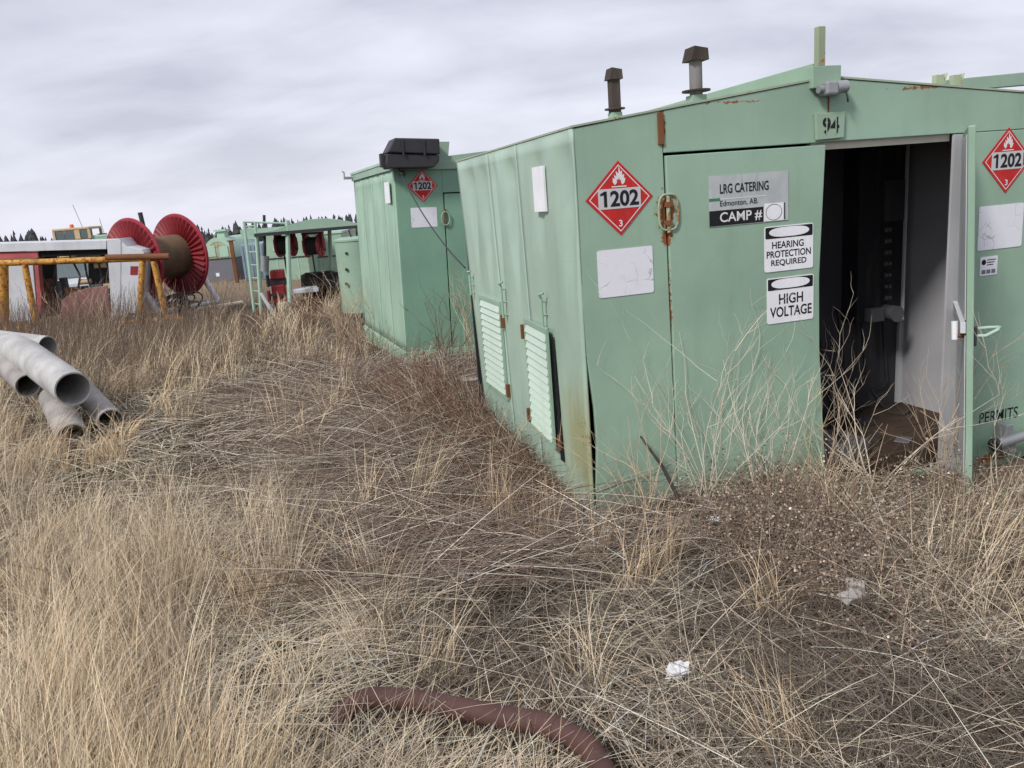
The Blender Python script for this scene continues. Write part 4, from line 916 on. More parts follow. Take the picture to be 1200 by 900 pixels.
# far woods: one dark mass of conifers
def woods():
    r = np.random.default_rng(11); V = []; Fc = []; off = 0
    for k in range(1500):
        a = r.uniform(-1.25, 1.1); d = r.uniform(190, 235); x = d * math.tan(a * .8); y = d
        z0 = float(gz(x, y)); h = r.uniform(4.8, 7.7); 
        if -.9 < x / y < -.56: h *= 1.3
        w = h * r.uniform(.18, .34); n = 7; lay = 7
        for q in range(lay):
            zb = z0 + h * (.06 + .94 * q / lay); zt = zb + h * 1.75 / lay; rr = w * (1 - q / (lay + .3)) * r.uniform(.75, 1.2)
            for j in range(n):
                an = 2 * math.pi * j / n + r.uniform(-.3, .3); r1 = rr * r.uniform(.6, 1.25)
                V.append((x + r1 * math.cos(an), y + r1 * math.sin(an), zb + r.uniform(-.1, .15) * h / lay))
            V.append((x + r.uniform(-.05, .05), y, min(zt, z0 + h)))
            for j in range(n): Fc.append((off + j, off + (j + 1) % n, off + n))
            off += n + 1
    me = bpy.data.meshes.new('distant_woods'); me.from_pydata(V, [], Fc); me.update()
    o = link('distant_woods', me, flat('conifer_foliage', (.05, .06, .058), .9, .4, .6)); tag(o, 'dark line of far-off conifer woods on the horizon', 'woods', kind='stuff')
woods()

# ------------------------------------------------------------------ pipes on the left
def pipe(label, pts, r, mat=M_pipe, rr=None):
    o = MB(); P = [Vector(p) for p in pts]; n = 28
    o.tube(P, r, n, cap=False)
    th = r * .09; inner = [p.copy() for p in P]
    b = MB(); b.tube(P, r - th, n, cap=False)
    base = len(o.v); o.add(b.v, [tuple(reversed(f)) for f in b.f]); m = len(P)
    o.f += [(k, (k + 1) % n, base + (k + 1) % n, base + k) for k in range(n)] + [((m - 1) * n + k, (m - 1) * n + (k + 1) % n, base + (m - 1) * n + (k + 1) % n, base + (m - 1) * n + k) for k in range(n)]
    o.f.append(tuple(base + (m - 1) * n + k for k in range(n)))  # far end of the bore closed, added to keep the inside dark
    me = bpy.data.meshes.new('pipe'); me.from_pydata(o.v, [], o.f); me.update()
    return tag(link('pipe', me, mat, None, True), label, 'pipe', 'pipes dumped in the grass')
gp = ground(87, 527)
e1 = at_y(86, 456, 6.95); b1_ = at_y(30, 415, 8.0); a1_ = at_y(6, 408, 8.35)
pipe('big pale pipe lying on top of the pipe heap, open end outward', [e1, e1.lerp(b1_, .4), b1_, b1_.lerp(a1_, .6) + Vector((0, .05, 0)), a1_, at_y(-90, 402, 8.7)], .155, M_pipew)
e2 = at_y(86, 513, 6.75); b2_ = at_y(57, 455, 7.9); pipe('grey pipe on the ground, muddy end below the big pale pipe', [e2, e2.lerp(b2_, .5), b2_], .13)
e3 = at_y(130, 494, 7.1); b3_ = at_y(98, 458, 8.1); pipe('grey pipe in the grass, outermost of the heap, under the big pale pipe', [e3, e3.lerp(b3_, .5), b3_], .115)
e4 = at_y(33, 452, 7.5); b4_ = at_y(2, 423, 8.3); pipe('grey pipe half hidden beside the big pale pipe, end choked with weeds', [e4, e4.lerp(b4_, .5), b4_ + (b4_ - e4) * .6], .11)
e5 = at_y(56, 406, 9.0); b5_ = at_y(0, 399, 9.3); pipe('white pipe lying across behind the pipe heap', [e5, b5_, b5_ + (b5_ - e5) * 1.2], .12, M_pipew)

# ------------------------------------------------------------------ hose in the foreground
hp = [(395, 838), (428, 826), (490, 830), (545, 840), (600, 850), (640, 858), (672, 872), (695, 893), (712, 925), (725, 960)]
pts = [ground(px, py + 20) + Vector((0, 0, .088)) for px, py in hp]
fine = []
for i in range(len(pts) - 1):
    p0 = pts[max(i - 1, 0)]; p1 = pts[i]; p2 = pts[i + 1]; p3 = pts[min(i + 2, len(pts) - 1)]
    for k in range(8):
        t = k / 8; fine.append(.5 * ((2 * p1) + (p2 - p0) * t + (2 * p0 - 5 * p1 + 4 * p2 - p3) * t * t + (3 * p1 - p0 - 3 * p2 + p3) * t ** 3))
fine.append(pts[-1])
zs = np.convolve(np.pad([p.z for p in fine], 12, mode='edge'), np.ones(25) / 25, 'valid')
for i, p in enumerate(fine): p.z = float(zs[i]) + .0 - (.05 * max(0, 1 - i / 10))
rad = [.035] * len(fine)
for i in range(len(fine)):
    if 46 <= i <= 49: rad[i] *= .94
tag(MB().tube(fine, rad, 22).build('hose', M_hose, None, True), 'thick brown rubber hose curving through the dry grass', 'hose')

# ------------------------------------------------------------------ litter
def crumple(label, px, py, s, mat, name='plastic_scrap', flatn=.45, cat='litter', group=None, up=.03):
    p = ground(px, py); r = random.Random(px * 7 + py); bm = bmesh.new(); bmesh.ops.create_icosphere(bm, subdivisions=3, radius=1)
    ph = [r.uniform(0, 6) for _ in range(6)]
    for v in bm.verts:
        k = 1 + .28 * math.sin(v.co.x * 5 + ph[0]) * math.sin(v.co.y * 6 + ph[1]) + .2 * math.sin(v.co.z * 9 + ph[2] + v.co.x * 4) + r.uniform(-.14, .14)
        v.co = Vector((v.co.x * s * k, v.co.y * s * .75 * k, v.co.z * s * flatn * k))
    me = bpy.data.meshes.new(name); bm.to_mesh(me); bm.free()
    o = link(name, me, mat); o.location = p + Vector((0, 0, up)); o.rotation_euler = (r.uniform(-.3, .3), r.uniform(-.3, .3), r.uniform(0, 3)); tag(o, label, cat, group); return o
crumple('crumpled white plastic scrap near the end of the brown hose', 795, 812, .04, M_trash, up=.085)
crumple('small white plastic scrap in matted straw between hose and shed', 545, 692, .03, M_trash, up=.075)
crumple('white plastic scrap caught in brown weeds before the shed door', 838, 634, .028, M_trash, up=.12)
crumple('tiny white scrap below the louvers', 565, 556, .02, M_trash, up=.05)
def slab(label, px, py, size, rz, mat, name, cat, up=.03, tilt=.15):
    p = ground(px, py); o = MB().box((-size[0] / 2, -size[1] / 2, -size[2] / 2), (size[0] / 2, size[1] / 2, size[2] / 2)).build(name, mat, None, bevel=min(size) * .2)
    r = random.Random(px)
    for v in o.data.vertices: v.co += Vector((r.uniform(-.1, .1) * size[0], r.uniform(-.1, .1) * size[1], r.uniform(-.15, .15) * size[2]))
    o.location = p + Vector((0, 0, up)); o.rotation_euler = (tilt, .1, rz); return tag(o, label, cat)
slab('flat pale stone lying among brown weeds before the doorway', 998, 727, (.10, .06, .03), .5, M_stone, 'stone', 'stone', .10)
slab('smaller pale stone behind the flat pale stone', 1003, 712, (.07, .05, .03), -.3, M_stone, 'stone', 'stone', .10)
slab('short pale wooden stick lying on the dark brush', 381, 463, (.22, .05, .04), -.5, M_whitesteel, 'wood_stick', 'stick', .05)
slab('weathered board lying in brush between the two green sheds', 515, 458, (.5, .09, .03), -.25, M_wood, 'board', 'board', .12)
slab('short weathered board end beside the louvered shed corner', 553, 462, (.16, .10, .03), .3, M_wood, 'board', 'board', .15)
def stick(label, p0, p1, r, mat=None):
    o = MB().tube([p0, p0.lerp(p1, .5) + Vector((.01, 0, .02)), p1], [r, r * .8, r * .5], 7).build('stick', M_twigd, None, True); return tag(o, label, 'stick')
M_twigd = flat('dark_dead_stick', (.045, .034, .028), .9, .3, 30)
a = ground(800, 612); b = mw(S1) @ Vector((.30, -.05, Q(.15))); stick('dark dead stick leaning against the shed corner', a + Vector((0, 0, .1)), b, .012)
a = ground(93, 745); stick('short dark stick standing in blond grass', a, a + Vector((.0, .03, .3)), .007)

# ------------------------------------------------------------------ vegetation
def hnoise(seed):
    g = np.random.default_rng(seed).random((256, 256))
    def f(x, y, s):
        x = np.asarray(x) / s + 57.3; y = np.asarray(y) / s + 31.7
        xi = np.floor(x).astype(int); yi = np.floor(y).astype(int); fx = x - xi; fy = y - yi
        fx = fx * fx * (3 - 2 * fx); fy = fy * fy * (3 - 2 * fy); a = lambda i, j: g[(xi + i) % 256, (yi + j) % 256]
        return (a(0, 0) * (1 - fx) + a(1, 0) * fx) * (1 - fy) + (a(0, 1) * (1 - fx) + a(1, 1) * fx) * fy
    return f
nA, nB, nC = hnoise(1), hnoise(2), hnoise(3)
def to_local(o, x, y):
    M = mw(o).inverted(); return M[0][0] * x + M[0][1] * y + M[0][3], M[1][0] * x + M[1][1] * y + M[1][3]
def free(x, y, pad=.0):
    u, s = to_local(S1, x, y); k = ~((u > -pad) & (u < 3.5) & (s > -pad) & (s < L + pad))
    k &= ~((u > 2.62) & (u < 3.65) & (s > -.46) & (s < .1))
    u, s = to_local(S2, x, y); k &= ~((u > -pad) & (u < W2 + pad) & (s > -pad) & (s < L2 + pad))
    u, s = to_local(TK, x, y); k &= ~((u - TX) ** 2 + (s - tr_) ** 2 < (tr_ + .02) ** 2)
    return k
PIPES = [(e1, b1_, .17), (e2, b2_, .14), (e3, b3_, .13), (e4, b4_ + (b4_ - e4) * .6, .12), (e5, b5_ + (b5_ - e5) * 1.2, .14)]
def off_pipes(x, y):
    k = np.ones(len(x), bool)
    for a, b, r in PIPES:
        ax_, ay = b.x - a.x, b.y - a.y; t = np.clip(((x - a.x) * ax_ + (y - a.y) * ay) / (ax_ * ax_ + ay * ay), 0, 1)
        k &= (x - a.x - t * ax_) ** 2 + (y - a.y - t * ay) ** 2 > (r * .85) ** 2
    h = np.array([(p.x, p.y) for p in fine[::3]])
    for hx_, hy_ in h: k &= (x - hx_) ** 2 + (y - hy_) ** 2 > .085 ** 2
    return k
def wedge(n, y0, y1, wide=.74, extra=.5, r=rng):
    y = np.exp(r.uniform(math.log(y0), math.log(y1), n)); x = r.uniform(-1, 1, n) * (wide * y + extra); return x, y
def left_w(x, y): return 1 / (1 + np.exp(-((-.35 - .23 * (y - 2)) - x) / .28))
class Veg:
    def __init__(s): s.V = []; s.F = []; s.C = []; s.n = 0
    def add(s, V, F, C): s.V.append(V.reshape(-1, 3)); s.F.append(F.reshape(-1, 4) + s.n); s.C.append(C.reshape(-1, 3)); s.n += len(s.V[-1])
    def blades(s, P, az, ln, tilt, bend, w, col, seg=3, tip=.25, r=rng):
        n = len(P); ring = []; p = P.copy(); ph = r.uniform(0, math.pi, n)
        wv = np.stack([np.cos(ph), np.sin(ph), np.zeros(n)], -1); twist = r.normal(0, .25, n)
        for k in range(seg + 1):
            t = k / seg; ww = (w * (1 - (1 - tip) * t) * .5)[:, None]; ring.append(np.stack([p - wv * ww, p + wv * ww], 1))
            a = tilt + bend * (t + .5 / seg); h = az + twist * t
            d = np.stack([np.sin(a) * np.cos(h), np.sin(a) * np.sin(h), np.cos(a)], -1); p = p + d * (ln / seg)[:, None]
        V = np.stack(ring, 1)                                  # n, seg+1, 2, 3
        i = np.arange(n)[:, None] * (seg + 1) * 2 + np.arange(seg)[None] * 2
        F = np.stack([i, i + 1, i + 3, i + 2], -1); C = np.repeat(col[:, None], (seg + 1) * 2, 1); s.add(V, F, C)
    def stems(s, P, D, ln, bv, r0, col, seg=4, taper=.4):
        n = len(P); rings = []
        a = np.cross(D, np.array([.3, .2, .93])); a /= np.linalg.norm(a, axis=1)[:, None] + 1e-9; b = np.cross(D, a)
        for k in range(seg + 1):
            t = k / seg; c = P + D * (ln * t)[:, None] + bv * (t * t) ; rr = (r0 * (1 - (1 - taper) * t))[:, None]
            rings.append(np.stack([c + (a * math.cos(q) + b * math.sin(q)) * rr for q in (0, 2.094, 4.189)], 1))
        V = np.stack(rings, 1); i = np.arange(n)[:, None] * (seg + 1) * 3 + np.arange(seg)[None] * 3
        F = np.stack([np.stack([i + j, i + (j + 1) % 3, i + 3 + (j + 1) % 3, i + 3 + j], -1) for j in range(3)], 2)
        s.add(V, F, np.repeat(col[:, None], (seg + 1) * 3, 1)); return lambda t: P + D * (ln * t)[:, None] + bv * (t * t)[:, None]
    def leaves(s, P, size, col, r=rng):
        n = len(P); a = r.normal(size=(n, 3)); a /= np.linalg.norm(a, axis=1)[:, None]; b = np.cross(a, r.normal(size=(n, 3))); b /= np.linalg.norm(b, axis=1)[:, None]
        c = np.cross(a, b) * (size * .3)[:, None]; A = a * size[:, None]; B = b * (size * .45)[:, None]
        V = np.stack([P, P + A * .5 + B + c, P + A, P + A * .5 - B + c], 1); i = np.arange(n)[:, None] * 4; F = np.concatenate([i, i + 1, i + 2, i + 3], 1)
        s.add(V, F, np.repeat(col[:, None], 4, 1))
    def build(s, name, mat, label, cat):
        V = np.concatenate(s.V).astype(np.float32); F = np.concatenate(s.F).astype(np.int32); C = np.concatenate(s.C)
        me = bpy.data.meshes.new(name); me.vertices.add(len(V)); me.vertices.foreach_set('co', V.ravel())
        me.loops.add(F.size); me.loops.foreach_set('vertex_index', F.ravel()); me.polygons.add(len(F)); me.polygons.foreach_set('loop_start', np.arange(0, F.size, 4, dtype=np.int32))
        me.update(calc_edges=True)
        at = me.attributes.new('tint', 'FLOAT_COLOR', 'POINT'); at.data.foreach_set('color', np.concatenate([np.clip(C, .004, .9), np.ones((len(C), 1))], 1).astype(np.float32).ravel())
        o = link(name, me, mat); return tag(o, label, cat, kind='stuff')
def veg_mat(name, trans=.25):
    m = bpy.data.materials.new(name); m.use_nodes = True; t = m.node_tree; t.nodes.clear()
    out = nn(t, 'ShaderNodeOutputMaterial'); at = nn(t, 'ShaderNodeAttribute', attribute_name='tint'); d = nn(t, 'ShaderNodeBsdfDiffuse'); tr = nn(t, 'ShaderNodeBsdfTranslucent'); mx = nn(t, 'ShaderNodeMixShader')
    t.links.new(at.outputs['Color'], d.inputs[0]); t.links.new(at.outputs['Color'], tr.inputs[0]); mx.inputs[0].default_value = trans
    t.links.new(d.outputs[0], mx.inputs[1]); t.links.new(tr.outputs[0], mx.inputs[2]); t.links.new(mx.outputs[0], out.inputs[0]); return m
M_grass = veg_mat('dry_grass'); M_twig = veg_mat('dead_twig', 0.0)
BLOND = np.array([.90, .75, .52]); STRAW = np.array([.70, .59, .45]); ORANGE = np.array([.74, .52, .31]); BROWN = np.array([.185, .125, .09]); GREYT = np.array([.26, .215, .19]); PALE = np.array([.82, .74, .61]); REDB = np.array([.16, .095, .068])
def cmix(a, b, t): return a[None] * (1 - t[:, None]) + b[None] * t[:, None]
def vary(c, s=.18, r=rng): return c * np.exp(r.normal(0, s, len(c)))[:, None]
def on_ground(x, y, dz=0): return np.stack([x, y, gz(x, y) + dz], -1)

# thatch: flattened straw everywhere
def thatch():
    v = Veg(); x, y = wedge(135000, 1.25, 15); k = free(x, y) & off_pipes(x, y); x, y = x[k], y[k]; n = len(x)
    lw = left_w(x, y); nz = nA(x, y, .5) * .6 + nB(x, y, .17) * .4
    keep = rng.random(n) < np.clip(.25 + 1.1 * nz, 0, 1); x, y, lw, nz = x[keep], y[keep], lw[keep], nz[keep]; n = len(x)
    az = rng.uniform(0, 2 * math.pi, n) * .75 + 2.4 * nC(x, y, .9) * 2; ln = rng.uniform(.06, .30, n); w = rng.uniform(.0014, .0036, n) * np.maximum(1, y / 3.4)
    base = cmix(STRAW, BLOND, np.clip(lw * .8 + rng.normal(0, .25, n), 0, 1)); br = (rng.random(n) < np.clip(.28 + (1 - lw) * .46 + (nA(x, y, .6) - .5) * 1.0, .08, .94)) * rng.uniform(.75, 1, n)
    col = vary(base * (1 - br[:, None]) + cmix(GREYT, BROWN, rng.random(n)) * br[:, None] * .55, .32)
    v.blades(on_ground(x, y, rng.uniform(.0, .035, n)), az, ln, rng.uniform(1.15, 1.52, n), rng.uniform(0, .35, n), w, col, 2, .5)
    # long pale fallen stems
    x, y = wedge(10000, 1.25, 12); k = free(x, y) & off_pipes(x, y)
    for p_ in fine[::4]: k &= ((x - p_.x) ** 2 + (y - p_.y) ** 2 > .3 ** 2) | (rng.random(len(x)) < .6)
    x, y = x[k], y[k]; n = len(x); lw = left_w(x, y)
    col = vary(cmix(PALE, STRAW, rng.random(n)), .2); dkk = rng.random(n) < np.clip(.15 + .5 * (1 - lw) + (nA(x, y, .6) - .5), 0, .85); col[dkk] *= .28; az = rng.uniform(0, 2 * math.pi, n); a = rng.uniform(1.2, 1.5, n)
    D = np.stack([np.sin(a) * np.cos(az), np.sin(a) * np.sin(az), np.cos(a)], -1); ln = rng.uniform(.25, .75, n)
    bv = np.stack([rng.normal(0, .09, n), rng.normal(0, .09, n), -rng.uniform(.03, .14, n)], -1)
    v.stems(on_ground(x, y, rng.uniform(.02, .07, n)), D, ln, bv, rng.uniform(.0010, .0022, n) * np.maximum(1, y / 3), col, 4)
    v.build('straw_thatch', M_grass, 'flattened pale straw matted over the yard', 'straw')
thatch()

def tufts():
    v = Veg(); x, y = wedge(3300, 1.2, 20); lw = left_w(x, y)
    nz = nA(x, y, 1.1) * .65 + nB(x, y, .4) * .35; u, s = to_local(S1, x, y)
    brush = (u > -2.0) & (u < 0) & (s > -.6) & (s < 4.5)
    p = np.clip(lw * (.12 + 2.3 * (nz - .37)), 0, 1) + (1 - lw) * np.clip((nz - .56) * 1.8, 0, .5) * (~brush); k = (rng.random(len(x)) < p) & free(x, y, .1) & off_pipes(x, y)
    x, y, lw, nz = x[k], y[k], lw[k], nz[k]
    # clumps placed where the photograph has them
    ex = [(322, 690, 1.3, 0), (300, 640, 1.2, 0), (345, 660, 1.1, 0), (600, 640, 1.0, 1), (640, 645, .9, 1), (745, 690, .9, 1), (700, 660, .8, 1), (780, 670, .7, 1), (905, 720, .8, 1), (585, 615, .9, 1), (430, 760, 1.1, 0), (460, 740, 1., 0), (690, 800, .9, 0), (510, 790, .9, 0), (420, 620, .8, 0), (930, 900, .8, 1), (20, 560, 1.1, 1), (60, 540, 1, 1), (150, 520, .9, 1)]
    q = [ground(a, b) for a, b, _, _ in ex]; x = np.concatenate([x, [p_.x for p_ in q]]); y = np.concatenate([y, [p_.y for p_ in q]]); n0 = len(lw)
    sc = np.concatenate([rng.uniform(.6, 1.3, n0) * np.clip(.55 + nz, .8, 1.25), [e_[2] for e_ in ex]]); orange = np.concatenate([np.clip((nB(x[:n0], y[:n0], .35) - .55) * 4, 0, .9), [float(e_[3]) for e_ in ex]]); lw = np.concatenate([lw, [1.0] * len(ex)])
    clear = np.ones(len(x), bool)
    for p_ in fine[::4]:
        if p_.x > -.45: clear &= ((x - p_.x) / .16) ** 2 + ((y - p_.y + .12) / .28) ** 2 > 1
    u_, s_ = to_local(S1, x, y); clear &= ~((u_ > 1.5) & (u_ < 2.62) & (s_ > -.55)) & ~((u_ > 2.45) & (s_ > -1.7))
    near = np.clip(4.0 / y, .45, 1.0); cnt = (rng.uniform(48, 105, len(x)) * near * (.55 + .45 * lw)).astype(int); cnt[n0:] = 75; cnt[~clear] = 0
    idx = np.repeat(np.arange(len(x)), cnt); n = len(idx)
    wind = .7 + 3.2 * (nC(x, y, .9) - .5) + rng.normal(0, .5, len(x))                    # prevailing lean, towards +x and a little away
    R = rng.uniform(0, 1, n) ** .6 * .10 * sc[idx]; an = rng.uniform(0, 2 * math.pi, n); bx, by = x[idx] + R * np.cos(an), y[idx] + R * np.sin(an)
    az = np.where(rng.random(n) < .62, wind[idx] + rng.normal(0, .45, n), an); ln = rng.uniform(.18, .52, n) * sc[idx] * (.75 + .35 * lw[idx]) * 1.0
    tilt = np.abs(rng.normal(.18, .16, n)); bend = rng.uniform(.15, 1.25, n) + (rng.random(len(x)) < .34)[idx] * 1.0; w = rng.uniform(.0016, .0044, n) * np.maximum(1, by / 3.6)
    g = np.clip(nB(x, y, .6)[idx] * .7 + rng.normal(0, .22, n), 0, 1); col = cmix(BLOND, STRAW, g); o_ = np.clip(orange[idx] * .55 + rng.normal(0, .15, n), 0, 1); col = col * (1 - o_[:, None]) + ORANGE[None] * o_[:, None]
    dk = rng.random(n) < .30; col[dk] *= .28; sh = np.exp(rng.normal(0, .24, len(x)))[idx]; col = col * np.clip(sh, .55, 1.08)[:, None]
    k = free(bx, by) & off_pipes(bx, by)
    v.blades(on_ground(bx, by)[k], az[k], ln[k], tilt[k], bend[k], w[k], np.minimum(vary(col, .14), np.array([.90, .79, .60]))[k], 4, .2)
    v.build('dry_grass', M_grass, 'tall blond dry grass in leaning tufts', 'grass')
tufts()

def field():
    v = Veg()
    x, y = wedge(46000, 7.0, 26, .74, 1); u, s = to_local(S1, x, y); u2, s2 = to_local(CS, x, y); nz = nA(x, y, 1.6) * .6 + nB(x, y, .6) * .4
    k = free(x, y, .02) & off_pipes(x, y) & (rng.random(len(x)) < np.clip(.2 + 1.5 * (nz - .2), 0, 1)) & ~((u > -1.6) & (u < 0) & (s < 4)); x, y, nz = x[k], y[k], nz[k]; n = len(x)
    tall = np.clip(1.15 - .35 * np.exp(-((x + 2.5) ** 2) / 3), .5, 1.2); tall = tall * np.interp(y, [7, 11, 16, 20], [.9, 1.25, 1.35, .9]) * np.where((-x / y < .36) & (y > 12), .55, 1)
    col = cmix(np.array([.40, .31, .225]), np.array([.23, .17, .125]), np.clip(rng.normal(.5, .35, n), 0, 1)); pl = rng.random(n) < .16; col[pl] = PALE * .9
    v.blades(on_ground(x, y), rng.normal(.3, 1.1, n), rng.uniform(.16, .46, n) * tall, np.abs(rng.normal(.22, .2, n)), rng.uniform(0, .5, n), rng.uniform(.0030, .0055, n) * np.maximum(1, y / 9), vary(col, .2), 3, .3)
    x = rng.uniform(-13, -1.0, 15000); y = rng.uniform(8.5, 18.2, 15000); k = free(x, y, .05) & off_pipes(x, y) & (x < -.22 * y + .3) & (rng.random(len(x)) < np.clip(.15 + 1.9 * (nA(x, y, 1.3) * .6 + nC(x, y, .5) * .4 - .25), 0, 1)); x, y = x[k], y[k]; n = len(x)
    az = rng.normal(.4, 1.0, n); a = np.abs(rng.normal(.22, .2, n)); D = np.stack([np.sin(a) * np.cos(az), np.sin(a) * np.sin(az), np.cos(a)], -1); ln = rng.uniform(.35, .85, n) * np.interp(-x / y, [.2, .45], [.75, 1.05]) * np.interp(y, [10, 15, 17], [.9, 1.15, 1.4]) * np.where((-x / y < .36) & (y > 12), .42, 1)
    col = cmix(np.array([.33, .25, .19]), np.array([.19, .135, .10]), rng.random(n)); v.stems(on_ground(x, y), D, ln, np.stack([rng.normal(.03, .06, n), rng.normal(0, .06, n), -rng.uniform(0, .08, n)], -1), rng.uniform(.0016, .0034, n) * y / 9, vary(col, .2), 3)
    x, y = wedge(26000, 22, 130, .8, 2); k = free(x, y) & (rng.random(len(x)) < .9); x, y = x[k], y[k]; n = len(x); col = cmix(np.array([.40, .31, .22]), np.array([.27, .205, .15]), np.clip(rng.normal(.4, .3, n), 0, 1))
    v.blades(on_ground(x, y), rng.uniform(0, 6.3, n), rng.uniform(.15, .4, n), np.abs(rng.normal(.2, .2, n)), rng.uniform(0, .4, n), .0007 * y, vary(col, .15), 2, .4)
    v.build('field_weeds', M_grass, 'brown dry weeds and grass over the far yard', 'weeds')
field()

def brush():
    v = Veg()
    # grey tangle on the path beside the shed
    U = rng.normal(-.95, .62, 7000); Sv = rng.uniform(-.9, 5.2, 7000); M = mw(S1); x = M[0][0] * U + M[0][1] * Sv + M[0][3]; y = M[1][0] * U + M[1][1] * Sv + M[1][3]
    k = free(x, y, .02); x, y, U, Sv = x[k], y[k], U[k], Sv[k]; n = len(x); az = rng.normal(.2, .55, n) + np.where(rng.random(n) < .5, 0, math.pi); a = rng.uniform(1.1, 1.55, n)
    D = np.stack([np.sin(a) * np.cos(az), np.sin(a) * np.sin(az), np.cos(a)], -1); ln = rng.uniform(.2, .95, n); bv = np.stack([rng.normal(0, .12, n), rng.normal(0, .12, n), -rng.uniform(.02, .22, n)], -1)
    ok = free(x + D[:, 0] * ln + bv[:, 0], y + D[:, 1] * ln + bv[:, 1]); col = cmix(GREYT, BROWN, rng.random(n)); pl = rng.random(n) < .14; col[pl] = PALE * .75
    v.stems((on_ground(x, y, rng.uniform(.01, .13, n)))[ok], D[ok], ln[ok], bv[ok], (rng.uniform(.0014, .0036, n) * np.maximum(1, y / 7))[ok], vary(col, .2)[ok], 5)
    # reddish upright brush along the louvered wall
    U = -np.abs(rng.normal(.03, .40, 8600)) - .04; Sv = rng.uniform(.0, 3.9, 8600); x = M[0][0] * U + M[0][1] * Sv + M[0][3]; y = M[1][0] * U + M[1][1] * Sv + M[1][3]
    k = free(x, y, .02); x, y, U, Sv = x[k], y[k], U[k], Sv[k]; n = len(x); hgt = np.where(Sv > 2.6, .9, np.clip(.36 + Sv * .22, .36, .85))
    az = rng.normal(math.pi - .3, .9, n); a = np.abs(rng.normal(.6, .35, n)); D = np.stack([np.sin(a) * np.cos(az), np.sin(a) * np.sin(az), np.cos(a)], -1); ln = rng.uniform(.18, .62, n) * hgt
    bv = np.stack([rng.normal(-.05, .08, n), rng.normal(0, .08, n), -rng.uniform(.0, .16, n)], -1); ok = free(x + D[:, 0] * ln + bv[:, 0], y + D[:, 1] * ln + bv[:, 1])
    col = cmix(REDB, BROWN, rng.random(n)); pl = rng.random(n) < .22; col[pl] = STRAW * .8
    P = on_ground(x, y)[ok]; f = v.stems(P, D[ok], ln[ok], bv[ok], (rng.uniform(.0012, .003, n) * np.maximum(1, y / 7))[ok], vary(col, .22)[ok], 4)
    m = len(P); 
    for _ in range(2): v.leaves(f(rng.uniform(.4, 1, m)), rng.uniform(.008, .02, m), vary(np.repeat(REDB[None] * 1.3, m, 0), .3))
    v.build('dead_brush', M_twig, 'tangled dead brush along the louvered wall and path', 'brush')
brush()

def leafy():
    v = Veg(); M = mw(S1)
    U = rng.uniform(.2, 4.4, 10500); Sv = -np.abs(rng.normal(.0, .9, 10500)) - .03; x = M[0][0] * U + M[0][1] * Sv + M[0][3]; y = M[1][0] * U + M[1][1] * Sv + M[1][3]
    nz = nA(x, y, .7) * .6 + nB(x, y, .25) * .4; k = free(x, y, .02) & (rng.random(len(x)) < np.clip(.3 + 1.8 * (nz - .3), 0, 1)) & (y > 2.2)
    k &= ~((U < .8) & (Sv > -.6) & (rng.random(len(U)) < .75))
    k &= ~((U > 1.55) & (U < 2.55) & (Sv > -.4) & (rng.random(len(U)) < .85)) & ~((U > 2.62) & (Sv > -1.1) & (rng.random(len(U)) < .85)); x, y, nz = x[k], y[k], nz[k]; n = len(x)
    az = rng.uniform(0, 2 * math.pi, n); a = np.abs(rng.normal(.35, .35, n)); D = np.stack([np.sin(a) * np.cos(az), np.sin(a) * np.sin(az), np.cos(a)], -1); ln = rng.uniform(.10, .36, n) * np.where(rng.random(n) < .12, 1.5, 1)
    bv = np.stack([rng.normal(0, .07, n), rng.normal(0, .07, n), -rng.uniform(0, .12, n)], -1); ok = free(x + D[:, 0] * ln + bv[:, 0], y + D[:, 1] * ln + bv[:, 1])
    col = cmix(np.array([.17, .115, .083]), np.array([.36, .27, .20]), rng.random(n)); P = on_ground(x, y)[ok]; m = len(P)
    f = v.stems(P, D[ok], ln[ok], bv[ok], rng.uniform(.0011, .0022, m), vary(col, .2)[ok], 4)
    for _ in range(9):
        t = rng.uniform(.2, 1, m); v.leaves(f(t) + rng.normal(0, .012, (m, 3)), rng.uniform(.007, .017, m), vary(cmix(np.array([.14, .10, .075]), np.array([.50, .42, .34]), np.clip(rng.normal(.36, .34, m), 0, 1)), .25))
    # a looser scatter over the right foreground
    x, y = wedge(2600, 1.4, 4.6); k = (x > .1) & free(x, y, .02) & (rng.random(len(x)) < np.clip((nB(x, y, .6) - .3) * 2, 0, 1)) & off_pipes(x, y); x, y = x[k], y[k]; n = len(x)
    az = rng.uniform(0, 2 * math.pi, n); a = np.abs(rng.normal(.7, .4, n)); D = np.stack([np.sin(a) * np.cos(az), np.sin(a) * np.sin(az), np.cos(a)], -1); ln = rng.uniform(.08, .4, n)
    bv = np.stack([rng.normal(0, .07, n), rng.normal(0, .07, n), -rng.uniform(0, .12, n)], -1); col = cmix(BROWN * 1.3, GREYT * 1.3, rng.random(n)); P = on_ground(x, y)
    f = v.stems(P, D, ln, bv, rng.uniform(.001, .0022, n), vary(col, .2), 4)
    for _ in range(2): v.leaves(f(rng.uniform(.3, 1, n)), rng.uniform(.006, .014, n), vary(np.repeat(BROWN[None] * 1.6, n, 0), .3))
    v.build('dry_weeds', M_twig, 'brown leafy dried weeds in front of the open shed', 'weeds')
leafy()

